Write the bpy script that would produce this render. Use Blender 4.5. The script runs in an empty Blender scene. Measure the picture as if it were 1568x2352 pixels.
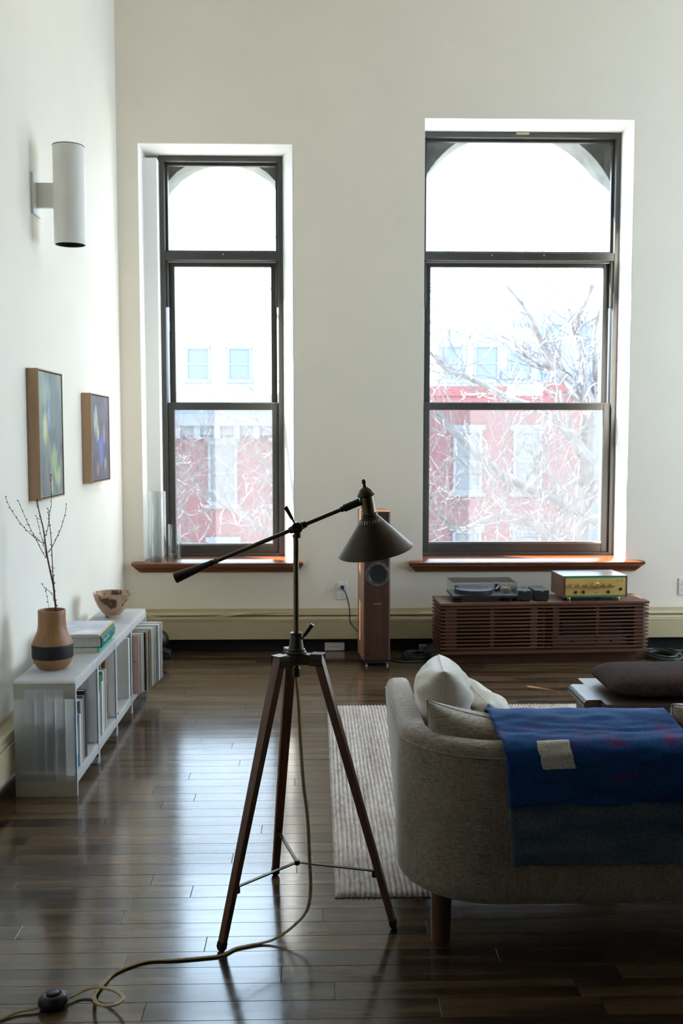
import bpy, bmesh, math, random
from math import pi, sin, cos, radians as R
from mathutils import Vector, Matrix, noise as NZ
C = bpy.context.scene.collection
SC = bpy.context.scene
random.seed(11)

# ------------------------------------------------------------------ camera
cam = bpy.data.cameras.new('camera')
cam.sensor_fit = 'VERTICAL'; cam.sensor_height = 36.0; cam.lens = 36.0 * 2300 / 2352
cam.clip_start = .05; cam.clip_end = 400
co = bpy.data.objects.new('camera', cam); C.objects.link(co)
co.location = (0, 0, 1.45)
co.rotation_euler = (pi / 2 - math.atan(176 / 2300), 0, -math.atan(59 / 2300))
cam.dof.use_dof = True; cam.dof.focus_distance = 2.95; cam.dof.aperture_fstop = 7.0
SC.camera = co
# ------------------------------------------------------------------ sky, sun, exposure
SKY = 4.6
SUN = 40.0
SC.view_settings.view_transform = 'Standard'; SC.view_settings.look = 'None'
SC.view_settings.exposure = 1.1; SC.view_settings.gamma = 1.0
SC.view_settings.use_curve_mapping = False
SC.cycles.max_bounces = 14; SC.cycles.diffuse_bounces = 7; SC.cycles.glossy_bounces = 5
SC.cycles.transmission_bounces = 10; SC.cycles.transparent_max_bounces = 24
SC.cycles.sample_clamp_indirect = 8.0
SC.cycles.caustics_reflective = False
w = bpy.data.worlds.new('sky'); SC.world = w; w.use_nodes = True
bg = w.node_tree.nodes['Background']
bg.inputs[0].default_value = (.62, .80, 1.0, 1); bg.inputs[1].default_value = SKY
sl = bpy.data.lights.new('sun', 'SUN'); sl.energy = SUN; sl.angle = R(.53); sl.color = (1, .95, .86)
so = bpy.data.objects.new('sun', sl); C.objects.link(so)
az = R(36.3); el = R(46)                       # low along the facade, from the left and slightly outside
sd = Vector((cos(az) * cos(el), -sin(az) * cos(el), -sin(el)))
so.rotation_euler = sd.to_track_quat('-Z', 'Y').to_euler()
so.location = (-8, 10, 9)

# ------------------------------------------------------------------ helpers
def tag(o, label=None, cat=None, group=None, kind=None):
    if label: o['label'] = label
    if cat: o['category'] = cat
    if group: o['group'] = group
    if kind: o['kind'] = kind
    return o
def thing(name, label, cat, loc=(0, 0, 0), rz=0, group=None, kind=None):
    o = bpy.data.objects.new(name, None); C.objects.link(o)
    o.empty_display_size = .05
    o.location = loc; o.rotation_euler = (0, 0, rz)
    return tag(o, label, cat, group, kind)
def T(x=0, y=0, z=0): return Matrix.Translation((x, y, z))
def RX(a): return Matrix.Rotation(a, 4, 'X')
def RY(a): return Matrix.Rotation(a, 4, 'Y')
def RZ(a): return Matrix.Rotation(a, 4, 'Z')
class MB:
    def __init__(s, M=None): s.v = []; s.f = []; s.M = M
    def add(s, vs, fs, M=None):
        n = len(s.v)
        for p in vs:
            p = Vector(p)
            if M is not None: p = M @ p
            if s.M is not None: p = s.M @ p
            s.v.append(p)
        s.f += [tuple(i + n for i in f) for f in fs]
        return s
    def box(s, x0, x1, y0, y1, z0, z1, M=None):
        return s.add([(x0, y0, z0), (x1, y0, z0), (x1, y1, z0), (x0, y1, z0), (x0, y0, z1), (x1, y0, z1), (x1, y1, z1), (x0, y1, z1)],
                     [(0, 3, 2, 1), (4, 5, 6, 7), (0, 1, 5, 4), (1, 2, 6, 5), (2, 3, 7, 6), (3, 0, 4, 7)], M)
    def lathe(s, prof, n=32, M=None, close=False):
        vs = []; fs = []
        k = len(prof)
        for i in range(n):
            a = 2 * pi * i / n
            for r, z in prof: vs.append((r * cos(a), r * sin(a), z))
        m = k if close else k - 1
        for i in range(n):
            j = (i + 1) % n
            for q in range(m):
                q2 = (q + 1) % k
                fs.append((i * k + q, j * k + q, j * k + q2, i * k + q2))
        if not close:
            if prof[0][0] > 1e-6: fs.append(tuple(i * k for i in reversed(range(n))))
            if prof[-1][0] > 1e-6: fs.append(tuple(i * k + k - 1 for i in range(n)))
        return s.add(vs, fs, M)
    def cyl(s, p0, p1, r0, r1=None, n=16):
        p0 = Vector(p0); p1 = Vector(p1); d = p1 - p0
        M = T(*p0) @ d.to_track_quat('Z', 'Y').to_matrix().to_4x4()
        return s.lathe([(r0, 0), (r0 if r1 is None else r1, d.length)], n, M)
    def tube(s, pts, r, n=8, closed=False):
        pts = [Vector(p) for p in pts]; k = len(pts)
        rs = r if isinstance(r, (list, tuple)) else [r] * k
        vs = []; fs = []; up = None
        for i, p in enumerate(pts):
            a = pts[(i - 1) % k] if (closed or i) else p
            b = pts[(i + 1) % k] if (closed or i < k - 1) else p
            t = (b - a)
            t = t.normalized() if t.length > 1e-9 else Vector((0, 0, 1))
            if up is None:
                up = t.orthogonal().normalized()
            up = up - t * up.dot(t)
            up = up.normalized() if up.length > 1e-6 else t.orthogonal().normalized()
            sd_ = t.cross(up)
            for j in range(n):
                q = 2 * pi * j / n
                vs.append(p + (up * cos(q) + sd_ * sin(q)) * rs[i])
        for i in range(k if closed else k - 1):
            i2 = (i + 1) % k
            for j in range(n):
                j2 = (j + 1) % n
                fs.append((i * n + j, i * n + j2, i2 * n + j2, i2 * n + j))
        if not closed:
            fs.append(tuple(reversed(range(n)))); fs.append(tuple((k - 1) * n + j for j in range(n)))
        return s.add(vs, fs)
    def prism(s, poly, h0, h1, M=None):
        n = len(poly)
        vs = [(x, y, h0) for x, y in poly] + [(x, y, h1) for x, y in poly]
        fs = [tuple(reversed(range(n))), tuple(range(n, 2 * n))] + [(i, (i + 1) % n, n + (i + 1) % n, n + i) for i in range(n)]
        return s.add(vs, fs, M)
    def quad(s, *p): return s.add(p, [tuple(range(len(p)))])
    def build(s, name, mat, parent=None, bevel=0, seg=2, smooth=True, sub=0, loc=None, ang=35):
        me = bpy.data.meshes.new(name)
        me.from_pydata([tuple(p) for p in s.v], [], s.f); me.update()
        me.materials.append(mat)
        if smooth:
            for p in me.polygons: p.use_smooth = True
            if not sub: me.set_sharp_from_angle(angle=R(ang))
        o = bpy.data.objects.new(name, me); C.objects.link(o)
        if parent is not None: o.parent = parent
        if loc is not None: o.location = loc
        if bevel:
            b = o.modifiers.new('bevel', 'BEVEL'); b.width = bevel; b.segments = seg; b.limit_method = 'ANGLE'; b.angle_limit = R(40)
            b.harden_normals = False
        if sub:
            m = o.modifiers.new('sub', 'SUBSURF'); m.levels = sub; m.render_levels = sub
        return o
def bx(name, x0, x1, y0, y1, z0, z1, mat, parent=None, bevel=0, seg=2):
    return MB().box(x0, x1, y0, y1, z0, z1).build(name, mat, parent, bevel, seg)
def spline(pts, n=6, closed=False):
    P = [Vector(p) for p in pts]; k = len(P); out = []
    for i in range(k if closed else k - 1):
        if closed: a, b, c, d = P[(i - 1) % k], P[i], P[(i + 1) % k], P[(i + 2) % k]
        else: a, b, c, d = P[max(i - 1, 0)], P[i], P[i + 1], P[min(i + 2, k - 1)]
        for j in range(n):
            t = j / n
            out.append(.5 * ((2 * b) + (c - a) * t + (2 * a - 5 * b + 4 * c - d) * t * t + (3 * b - a - 3 * c + d) * t ** 3))
    if not closed: out.append(P[-1])
    return out
def copy_tree(o, parent=None):
    c = o.copy(); C.objects.link(c)
    if parent is not None: c.parent = parent
    for ch in [x for x in o.children]: copy_tree(ch, c)
    return c
def text(name, body, size, mat, parent, M, ext=.0002):
    cu = bpy.data.curves.new(name, 'FONT'); cu.body = body; cu.size = size; cu.extrude = ext
    cu.align_x = 'CENTER'; cu.align_y = 'CENTER'; cu.materials.append(mat)
    tmp = bpy.data.objects.new(name, cu); C.objects.link(tmp)
    me = bpy.data.meshes.new_from_object(tmp.evaluated_get(bpy.context.evaluated_depsgraph_get()))
    bpy.data.objects.remove(tmp)
    o = bpy.data.objects.new(name, me); C.objects.link(o); o.parent = parent; o.matrix_local = M
    return o

# ------------------------------------------------------------------ materials
class NT:
    def __init__(s, name):
        s.m = bpy.data.materials.new(name); s.m.use_nodes = True; s.t = s.m.node_tree
        s.p = s.t.nodes['Principled BSDF']; s.out = s.t.nodes['Material Output']
    def n(s, t, **kw):
        x = s.t.nodes.new(t)
        for k, v in kw.items():
            if k in x.inputs: x.inputs[k].default_value = v
            else: setattr(x, k, v)
        return x
    def l(s, a, b): s.t.links.new(a, b)
    def coords(s, scale=(1, 1, 1), kind='Object', rnd=0):
        tc = s.n('ShaderNodeTexCoord'); mp = s.n('ShaderNodeMapping')
        mp.inputs['Scale'].default_value = scale
        src = tc.outputs[kind]
        if rnd:
            oi = s.n('ShaderNodeObjectInfo'); gi = s.n('ShaderNodeNewGeometry')
            ad = s.n('ShaderNodeMath', operation='ADD'); s.l(oi.outputs['Random'], ad.inputs[0]); s.l(gi.outputs['Random Per Island'], ad.inputs[1])
            mu = s.n('ShaderNodeMath', operation='MULTIPLY'); s.l(ad.outputs[0], mu.inputs[0]); mu.inputs[1].default_value = rnd
            va = s.n('ShaderNodeVectorMath', operation='ADD'); s.l(src, va.inputs[0]); s.l(mu.outputs[0], va.inputs[1]); src = va.outputs[0]
            s.rnd = ad.outputs[0]
        s.l(src, mp.inputs['Vector'])
        return mp.outputs[0]
    def noise(s, vec, scale, detail=4, rough=.55, dist=0):
        x = s.n('ShaderNodeTexNoise'); s.l(vec, x.inputs['Vector'])
        x.inputs['Scale'].default_value = scale; x.inputs['Detail'].default_value = detail
        x.inputs['Roughness'].default_value = rough; x.inputs['Distortion'].default_value = dist
        return x.outputs['Fac']
    def ramp(s, fac, stops):
        x = s.n('ShaderNodeValToRGB'); e = x.color_ramp.elements
        while len(e) < len(stops): e.new(.5)
        for q, (pos, col) in zip(e, stops): q.position = pos; q.color = (*col, 1)
        s.l(fac, x.inputs[0]); return x.outputs[0]
    def mix(s, fac, a, b, mode='MIX'):
        x = s.n('ShaderNodeMix', data_type='RGBA', blend_type=mode)
        for i, v in ((0, fac), (6, a), (7, b)):
            if hasattr(v, 'is_output'): s.l(v, x.inputs[i])
            else: x.inputs[i].default_value = v if i == 0 else (*v, 1)
        return x.outputs[2]
    def math(s, op, a, b=0):
        x = s.n('ShaderNodeMath', operation=op)
        for i, v in ((0, a), (1, b)):
            if hasattr(v, 'is_output'): s.l(v, x.inputs[i])
            else: x.inputs[i].default_value = v
        return x.outputs[0]
    def bump(s, h, strength=.3, dist=.002):
        x = s.n('ShaderNodeBump'); x.inputs['Strength'].default_value = strength; x.inputs['Distance'].default_value = dist
        s.l(h, x.inputs['Height']); s.l(x.outputs[0], s.p.inputs['Normal'])
    def col(s, c):
        if hasattr(c, 'is_output'): s.l(c, s.p.inputs['Base Color'])
        else: s.p.inputs['Base Color'].default_value = (*c, 1)
        return s
    def rm(s, rough, metal=0, spec=.5):
        s.p.inputs['Roughness'].default_value = rough; s.p.inputs['Metallic'].default_value = metal
        s.p.inputs['Specular IOR Level'].default_value = spec
        return s
def plain(name, c, rough=.5, metal=0, spec=.5, var=.06, vs=9, bump=0, bs=200):
    m = NT(name); v = m.coords()
    f = m.noise(v, vs, 5)
    lo = tuple(max(0, x * (1 - var)) for x in c); hi = tuple(min(1, x * (1 + var)) for x in c)
    m.col(m.ramp(f, [(.3, lo), (.7, hi)])).rm(rough, metal, spec)
    if bump: m.bump(m.noise(v, bs, 3), bump, .001)
    return m.m
def wood(name, c1, c2, axis=0, rough=.4, scale=1, rnd=7.0, coat=0, tone=.25):
    m = NT(name); sc = [14, 14, 14]; sc[axis] = 1.0
    v = m.coords([q * scale for q in sc], rnd=rnd)
    f = m.noise(v, 2.2, 6, .6, 1.2); g = m.noise(v, 9, 3, .6)
    h = m.math('ADD', m.math('MULTIPLY', f, .7), m.math('MULTIPLY', g, .3))
    c = m.ramp(h, [(.36, c1), (.64, c2)])
    m.col(m.mix(tone, c, m.ramp(m.math('FRACT', m.rnd), [(0, tuple(x * .5 for x in c1)), (1, c2)]), 'MIX'))
    m.rm(rough); m.bump(h, .12, .001)
    if coat: m.p.inputs['Coat Weight'].default_value = coat; m.p.inputs['Coat Roughness'].default_value = .15
    return m.m
def linen(name, c1, c2, sz=420, sx=55, strength=.5):
    m = NT(name); v = m.coords((sx, sx, sz)); v2 = m.coords((sz, sz, sx)); v3 = m.coords()
    a = m.noise(v, 1, 2, .5); b = m.noise(v2, .8, 2, .5); d = m.noise(v3, 6, 4)
    h = m.math('ADD', m.math('MULTIPLY', a, .65), m.math('MULTIPLY', b, .35))
    c = m.ramp(h, [(.36, c1), (.62, c2)])
    m.col(m.mix(.25, c, m.ramp(d, [(.35, c1), (.65, c2)]))).rm(.95, 0, .15)
    m.p.inputs['Sheen Weight'].default_value = .9; m.p.inputs['Sheen Roughness'].default_value = .4
    m.bump(h, strength, .0025)
    return m.m
def glassy(name, tint=(1, 1, 1), base=.05, rough=.02, edge=.5):
    m = NT(name); m.t.nodes.remove(m.p)
    tr = m.n('ShaderNodeBsdfTransparent'); tr.inputs[0].default_value = (*tint, 1)
    gl = m.n('ShaderNodeBsdfGlossy'); gl.inputs['Roughness'].default_value = rough
    lw = m.n('ShaderNodeLayerWeight'); lw.inputs[0].default_value = .5
    pw = m.math('POWER', lw.outputs['Facing'], 3.0)
    f = m.math('ADD', m.math('MULTIPLY', pw, edge), base)
    mx = m.n('ShaderNodeMixShader'); m.l(f, mx.inputs[0]); m.l(tr.outputs[0], mx.inputs[1]); m.l(gl.outputs[0], mx.inputs[2])
    m.l(mx.outputs[0], m.out.inputs[0]); return m.m
def frosted(name, c, see=.35, rough=.35, thru=.5):
    m = NT(name); m.t.nodes.remove(m.p)
    v = m.coords(); f = m.noise(v, 14, 3)
    cc = m.ramp(f, [(.3, tuple(x * .94 for x in c)), (.7, c)])
    df = m.n('ShaderNodeBsdfDiffuse'); tl = m.n('ShaderNodeBsdfTranslucent'); rf = m.n('ShaderNodeBsdfRefraction')
    gl = m.n('ShaderNodeBsdfGlossy'); gl.inputs['Roughness'].default_value = .3
    rf.inputs['IOR'].default_value = 1.16; rf.inputs['Roughness'].default_value = rough
    for q in (df, tl, rf): m.l(cc, q.inputs[0])
    a = m.n('ShaderNodeMixShader'); a.inputs[0].default_value = thru; m.l(df.outputs[0], a.inputs[1]); m.l(tl.outputs[0], a.inputs[2])
    b = m.n('ShaderNodeMixShader'); b.inputs[0].default_value = see; m.l(a.outputs[0], b.inputs[1]); m.l(rf.outputs[0], b.inputs[2])
    d = m.n('ShaderNodeMixShader'); d.inputs[0].default_value = .05; m.l(b.outputs[0], d.inputs[1]); m.l(gl.outputs[0], d.inputs[2])
    m.l(d.outputs[0], m.out.inputs[0]); return m.m

M = {}
M['paint'] = plain('wall_paint', (.89, .825, .71), .75, 0, .2, .015, 3, .05, 260)
M['ceil'] = plain('ceiling_paint', (.88, .85, .77), .85, 0, .2, .01)
M['paint_skylit'] = plain('skylit_wall_paint', (.85, .825, .755), .75, 0, .2, .015, 3, .05, 260)  # same paint as the other walls, direct sky light put into a cooler tone
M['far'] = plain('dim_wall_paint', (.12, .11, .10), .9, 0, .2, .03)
M['reveal'] = plain('reveal_paint', (.88, .88, .86), .6, 0, .3, .01)
M['stone'] = plain('grey_stone', (.21, .22, .215), .9, 0, .2, .25, 7, .3, 60)
M['frame'] = plain('bronze_aluminium', (.075, .072, .068), .38, .35, .5, .06, 20)
M['screw'] = plain('pale_screw', (.6, .6, .58), .4, .6)
M['pane'] = glassy('window_glass', (.98, .99, .985), .04, .01, .4)
M['sillw'] = wood('sill_wood', (.13, .036, .013), (.28, .085, .030), 0, .25, 1, 3, .4)
M['cream'] = plain('cream_enamel', (.57, .49, .31), .45, 0, .4, .04, 4)
M['dark'] = plain('black_gap', (.012, .011, .01), .9)
M['white'] = plain('white_plastic', (.80, .79, .76), .4)
M['whitep'] = plain('white_powder_coat', (.84, .83, .79), .45, 0, .4, .02)
M['black'] = plain('black_plastic', (.012, .012, .013), .35)
M['blackm'] = plain('matt_black', (.012, .012, .012), .8)
M['bronze'] = plain('dark_bronze', (.052, .041, .026), .36, .75, .5, .12, 30)
M['bronze2'] = plain('aged_brass', (.13, .095, .05), .32, .85, .5, .2, 14)
M['legw'] = wood('lamp_leg_wood', (.085, .034, .017), (.19, .080, .042), 2, .35, 1.2)
M['walnut'] = wood('walnut', (.085, .032, .016), (.17, .068, .036), 0, .38, 1)
M['walnutv'] = wood('walnut_upright', (.085, .032, .016), (.17, .068, .036), 2, .38, 1)
M['spkw'] = wood('rosewood_veneer', (.040, .014, .008), (.085, .030, .017), 2, .48, 1)
M['spk_sunlit'] = wood('sunlit_rosewood', (.30, .13, .07), (.46, .22, .12), 2, .35, 1)  # lighter copy of the rosewood, sunlight put into its colour
M['maple'] = wood('maple', (.42, .26, .14), (.58, .38, .22), 2, .5, 1)
M['linen'] = linen('oatmeal_linen', (.15, .115, .08), (.43, .355, .265))
M['linen2'] = linen('pale_linen', (.52, .46, .37), (.76, .70, .59), 500, 90, .4)
M['linen3'] = plain('cream_cotton', (.74, .71, .63), .9, 0, .1, .04, 12, .25, 300)
M['whitecot'] = plain('white_cotton', (.84, .84, .82), .9, 0, .1, .03)
M['felt'] = plain('brown_felt', (.055, .036, .032), .98, 0, .05, .25, 60, .5, 500)
M['bench'] = wood('dark_oak', (.035, .024, .020), (.075, .052, .044), 0, .38, 1, 5)
M['pp'] = frosted('frosted_polypropylene', (.985, .988, .985), .54, .34, .78)
M['pp2'] = frosted('milky_polypropylene', (.95, .955, .96), .12, .35, .62)
M['ppe'] = frosted('yellowed_polypropylene', (.93, .90, .78), .08, .3, .45)
M['turned'] = wood('turned_wood', (.28, .13, .05), (.42, .21, .09), 2, .45, 2, 2)
M['bark'] = plain('tree_bark', (.19, .175, .17), .9, 0, .1, .3, 4)
M['twig'] = plain('branch_bark', (.085, .04, .032), .7, 0, .3, .3, 60)
M['bud'] = plain('grey_bud', (.05, .05, .035), .7, 0, .3, .3, 60)
M['blossom'] = plain('dry_blossom', (.62, .45, .28), .8, 0, .1, .2, 60)
M['steel'] = plain('brushed_steel', (.55, .56, .58), .28, 1, .5, .08, 40)
M['gold'] = plain('gold_panel', (.72, .50, .16), .42, .55, .5, .04)
M['goldk'] = plain('gold_knob', (.80, .60, .25), .25, 1)
M['green'] = plain('green_strip', (.04, .20, .10), .4)
M['acryl'] = glassy('clear_acrylic', (.96, .97, .98), .05, .03, .5)
M['vglass'] = glassy('vase_glass', (.95, .965, .965), .06, .02, .9)
M['cordg'] = plain('gold_cord', (.42, .31, .13), .4, .1, .5, .15, 60)
M['hose'] = plain('dark_green_cable', (.028, .045, .034), .5)
M['page'] = plain('paper', (.78, .76, .71), .9, 0, .1, .06, 90)
M['brick'] = plain('red_brick', (.42, .13, .11), .95, 0, .1, .12, 30)
M['trimw'] = plain('pale_trim', (.20, .205, .22), .9)
M['palew'] = plain('pale_render', (.23, .26, .30), .9, 0, .1, .05, 4)
M['street'] = plain('asphalt', (.23, .225, .21), .95)
M['farpane'] = plain('far_pane', (.13, .14, .15), .4)
M['palepane'] = plain('pale_pane', (.12, .15, .19), .6)

# ------------------------------------------------------------------ room shell
XL, YB, ZC = -1.29, 6.70, 4.60
XR, YF = 4.9, -7.0
def struct(o, label, cat): return tag(o, label, cat, kind='structure')
struct(bx('ceiling', XL - .3, XR + .3, YF - .3, YB + .35, ZC, ZC + .2, M['ceil']), 'plain white ceiling above the frame', 'ceiling')
struct(bx('wall_left', XL - .3, XL, YF - .3, YB + .35, -.3, ZC, M['paint_skylit']), 'plain white wall on the side of the two paintings', 'wall')
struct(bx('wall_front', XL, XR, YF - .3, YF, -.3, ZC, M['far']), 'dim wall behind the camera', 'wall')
struct(bx('unseen_shade_slab', XL, XR, YF, 2.3, 2.48, 2.76, M['far']), 'unseen dark slab added above the camera to shade the near floor', 'ceiling')  # added slab, keeps ceiling light off the sofa back and near floor
m = MB()
m.box(XR, XR + .3, YF, YB + .35, -.3, .60); m.box(XR, XR + .3, YF, YB + .35, 3.5, ZC)
m.box(XR, XR + .3, YF, 4.1, .60, 3.5); m.box(XR, XR + .3, 6.2, YB + .35, .60, 3.5)  # opening left between these boxes is added to let side light in
struct(m.build('wall_right', M['paint'], smooth=False), 'white wall with a tall opening added for side light outside the frame', 'wall')
# wall with three tall window openings (x0, x1, z0, z1)
OPEN = [(-1.155, -.14, .60, 3.345), (.715, 2.10, .60, 3.518), (2.98, 4.30, .60, 3.518)]
m = MB(); Y1 = YB + .36
xs = [XL]
for a, b, c, d in OPEN: xs += [a, b]
xs.append(XR)
for i in range(0, len(xs), 2): m.box(xs[i], xs[i + 1], YB, Y1, -.3, ZC)
for a, b, c, d in OPEN: m.box(a, b, YB, Y1, -.3, c - .03); m.box(a, b, YB, Y1, d, ZC)
struct(m.build('wall_back', M['paint'], smooth=False), 'warm white wall holding both tall windows', 'wall')
# outer masonry with round-arched openings
m = MB(); Z0, Z1 = -6, 7
ARCH = [(-.645, .445, 2.89), (1.408, .695, 2.87), (3.64, .66, 2.89)]      # centre, half width, centre height
ARAD = [.49, .745, .71]
ya, yb = 7.12, 7.38
xa = [XL - 2]
for cx, r, zc in ARCH: xa += [cx - r, cx + r]
xa.append(XR + 1)
for i in range(0, len(xa), 2): m.box(xa[i], xa[i + 1], ya, yb, Z0, Z1)
for (cx, r, zc), rad in zip(ARCH, ARAD):
    m.box(cx - r, cx + r, ya, yb, Z0, .55)
    N = 10 if r < .5 else 28
    a0 = math.acos(r / rad)
    pts = [(cx + rad * cos(pi - a0 - (pi - 2 * a0) * k / N), zc + rad * sin(pi - a0 - (pi - 2 * a0) * k / N)) for k in range(N + 1)]
    for k in range(N):
        a, b = pts[k], pts[k + 1]
        m.add([(a[0], ya, a[1]), (b[0], ya, b[1]), (b[0], ya, Z1), (a[0], ya, Z1), (a[0], yb, a[1]), (b[0], yb, b[1]), (b[0], yb, Z1), (a[0], yb, Z1)],
              [(0, 1, 2, 3), (7, 6, 5, 4), (0, 4, 5, 1)])
struct(m.build('wall_outer', M['stone'], smooth=False), 'grey masonry with round arches outside the glass', 'wall')

# ------------------------------------------------------------------ oak floor: individual planks
fl = struct(bx('floor', XL, XR, YF, YB + .05, -.12, -.012, M['dark']), 'dark stained oak strip floor', 'floor')
def floor_mat():
    m = NT('dark_oak_floor'); v = m.coords((1, 1, 1), rnd=13.7)
    mp = m.n('ShaderNodeMapping'); mp.inputs['Scale'].default_value = (1.1, 15, 15); m.l(v, mp.inputs[0]); vv = mp.outputs[0]
    f = m.noise(vv, 1.9, 6, .62, 1.6)
    wv = m.n('ShaderNodeTexWave', wave_type='RINGS', rings_direction='Y'); m.l(vv, wv.inputs[0])
    wv.inputs['Scale'].default_value = .9; wv.inputs['Distortion'].default_value = 7; wv.inputs['Detail'].default_value = 3; wv.inputs['Detail Scale'].default_value = .8
    fine = m.noise(vv, 14, 2, .6)
    h = m.math('ADD', m.math('MULTIPLY', wv.outputs['Fac'], .35), m.math('ADD', m.math('MULTIPLY', f, .45), m.math('MULTIPLY', fine, .2)))
    c = m.ramp(h, [(.28, (.026, .016, .010)), (.5, (.092, .059, .034)), (.74, (.140, .090, .050))])
    tone = m.ramp(m.math('FRACT', m.math('MULTIPLY', m.rnd, 7.3)), [(0, (.80, .78, .76)), (.5, (.9, .87, .83)), (1, (1.0, .94, .87))])
    m.col(m.mix(1.0, c, tone, 'MULTIPLY'))
    r = m.ramp(m.noise(vv, 3, 3), [(.3, (.13, .13, .13)), (.7, (.20, .20, .20))])
    m.l(r, m.p.inputs['Roughness'])
    m.p.inputs['Specular IOR Level'].default_value = .6; m.p.inputs['Coat Weight'].default_value = .3; m.p.inputs['Coat Roughness'].default_value = .12
    lo = m.noise(m.coords((3, 14, 1)), 1.5, 2)
    m.bump(m.math('ADD', m.math('MULTIPLY', h, .35), m.math('MULTIPLY', lo, 1.0)), .05, .003)
    return m.m
M['floor'] = floor_mat()
PW = .0835; cnt = 0
rest = MB()
def plank_to(mb, x0, x1, y0, y1, z):
    e = .0009
    mb.add([(x0, y0, -.011), (x1, y0, -.011), (x1, y1, -.011), (x0, y1, -.011),
            (x0, y0, z - e), (x1, y0, z - e), (x1, y1, z - e), (x0, y1, z - e),
            (x0 + e, y0 + e, z), (x1 - e, y0 + e, z), (x1 - e, y1 - e, z), (x0 + e, y1 - e, z)],
           [(0, 1, 5, 4), (1, 2, 6, 5), (2, 3, 7, 6), (3, 0, 4, 7), (4, 5, 9, 8), (5, 6, 10, 9), (6, 7, 11, 10), (7, 4, 8, 11), (8, 9, 10, 11)])
rw = random.Random(5)
y = 6.735; row = 0
planks = []
while y > YF + .1:
    y0 = y - PW
    x = XL - rw.uniform(0, .9)
    while x < XR:
        L = rw.choice([.45, .62, .8, .95, 1.1, 1.35]) * rw.uniform(.9, 1.1)
        a, b = max(x, XL), min(x + L, XR)
        if b - a > .05: planks.append((a, b, y0, y))
        x += L
    y = y0; row += 1
for a, b, y0, y1 in planks:
    t = .0004; z = rw.uniform(-.0003, 0)
    yy = (y0 + y1) / 2; xm = yy * .375
    vis = 2.25 < yy and a < xm and not (yy < 3.6 and a > .95)
    if vis and cnt < 298:
        mb = MB(); plank_to(mb, a + t, b - t, y0 + t / 2, y1 - t / 2, z); mb.build('plank', M['floor'], fl, smooth=False); cnt += 1
    else: plank_to(rest, a + t, b - t, y0 + t / 2, y1 - t / 2, z)
tag(rest.build('planking', M['floor'], fl, smooth=False), kind='stuff')

# ------------------------------------------------------------------ windows
def screen_mat():
    m = NT('insect_screen'); m.t.nodes.remove(m.p)
    tr = m.n('ShaderNodeBsdfTransparent')
    df = m.n('ShaderNodeBsdfDiffuse'); df.inputs[0].default_value = (.22, .22, .22, 1)
    tl = m.n('ShaderNodeBsdfTranslucent'); tl.inputs[0].default_value = (.14, .14, .15, 1)
    a = m.n('ShaderNodeMixShader'); a.inputs[0].default_value = .5; m.l(df.outputs[0], a.inputs[1]); m.l(tl.outputs[0], a.inputs[2])
    b = m.n('ShaderNodeMixShader'); b.inputs[0].default_value = .27; m.l(tr.outputs[0], b.inputs[1]); m.l(a.outputs[0], b.inputs[2])
    m.l(b.outputs[0], m.out.inputs[0]); return m.m
M['screen'] = screen_mat()
def rect_frame(mb, x0, x1, z0, z1, t, y0, y1, tb=None, tt=None):
    tb = t if tb is None else tb; tt = t if tt is None else tt
    mb.box(x0, x0 + t, y0, y1, z0, z1); mb.box(x1 - t, x1, y0, y1, z0, z1)
    mb.box(x0 + t, x1 - t, y0, y1, z0, z0 + tb); mb.box(x0 + t, x1 - t, y0, y1, z1 - tt, z1)
def window(n, x0, x1, zb, zt, g, label):
    """x0..x1 frame, zb..zt frame height; g: glass lines (transom bottom, sash head, rail top, rail bottom, lower glass bottom)"""
    r = thing('window_%d' % n, label, 'window', (0, 0, 0), kind='structure')
    mb = MB(); rect_frame(mb, x0, x1, zb, zt, .034, 6.98, 7.12, .02, .035)
    mb.box(x0 + .034, x1 - .034, 6.985, 7.11, g[1] + .035, g[0])
    mb.box(x0 + .034, x0 + .05, 7.0, 7.05, g[1] - .28, g[1] + .035); mb.box(x1 - .05, x1 - .034, 7.0, 7.05, g[1] - .28, g[1] + .035)
    f = mb.build('frame', M['frame'], r, .002)
    for sx in ((x0 + x1) / 2 - .19, (x0 + x1) / 2 + .17) if x1 - x0 > 1 else ((x0 + x1) / 2 + .01, x0 + .012, x1 - .012):
        MB().cyl((sx, 6.986, g[0] - .018), (sx, 6.981, g[0] - .018), .005, n=10).build('screw', M['screw'], f)
    mb = MB(); rect_frame(mb, x0 + .034, x1 - .034, g[0], zt - .035, .018, 7.03, 7.06); sh = mb.build('transom_sash', M['frame'], r, .002)
    bx('pane', x0 + .05, x1 - .05, 7.043, 7.047, g[0] + .016, zt - .05, M['pane'], sh)
    mb = MB(); rect_frame(mb, x0 + .045, x1 - .045, g[2] - .045, g[1] + .03, .042, 7.055, 7.09, .05, .03); sh = mb.build('upper_sash', M['frame'], r, .003)
    bx('pane', x0 + .085, x1 - .085, 7.071, 7.075, g[2], g[1], M['pane'], sh)
    mb = MB(); rect_frame(mb, x0 + .036, x1 - .036, zb + .02, g[2], .045, 7.005, 7.045, g[4] - zb - .02, g[2] - g[3]); sh = mb.build('lower_sash', M['frame'], r, .003)
    bx('pane', x0 + .08, x1 - .08, 7.021, 7.025, g[4] - .003, g[3] + .003, M['pane'], sh)
    bx('glazing_bead', x0 + .081, x1 - .081, 7.006, 7.02, g[4] - .002, g[4] + .012, M['steel'], sh, .001)
    bx('insect_screen', x0 + .06, x1 - .06, 7.1, 7.1015, zb + .03, g[2] - .02, M['screen'], r)
    return r
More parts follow.
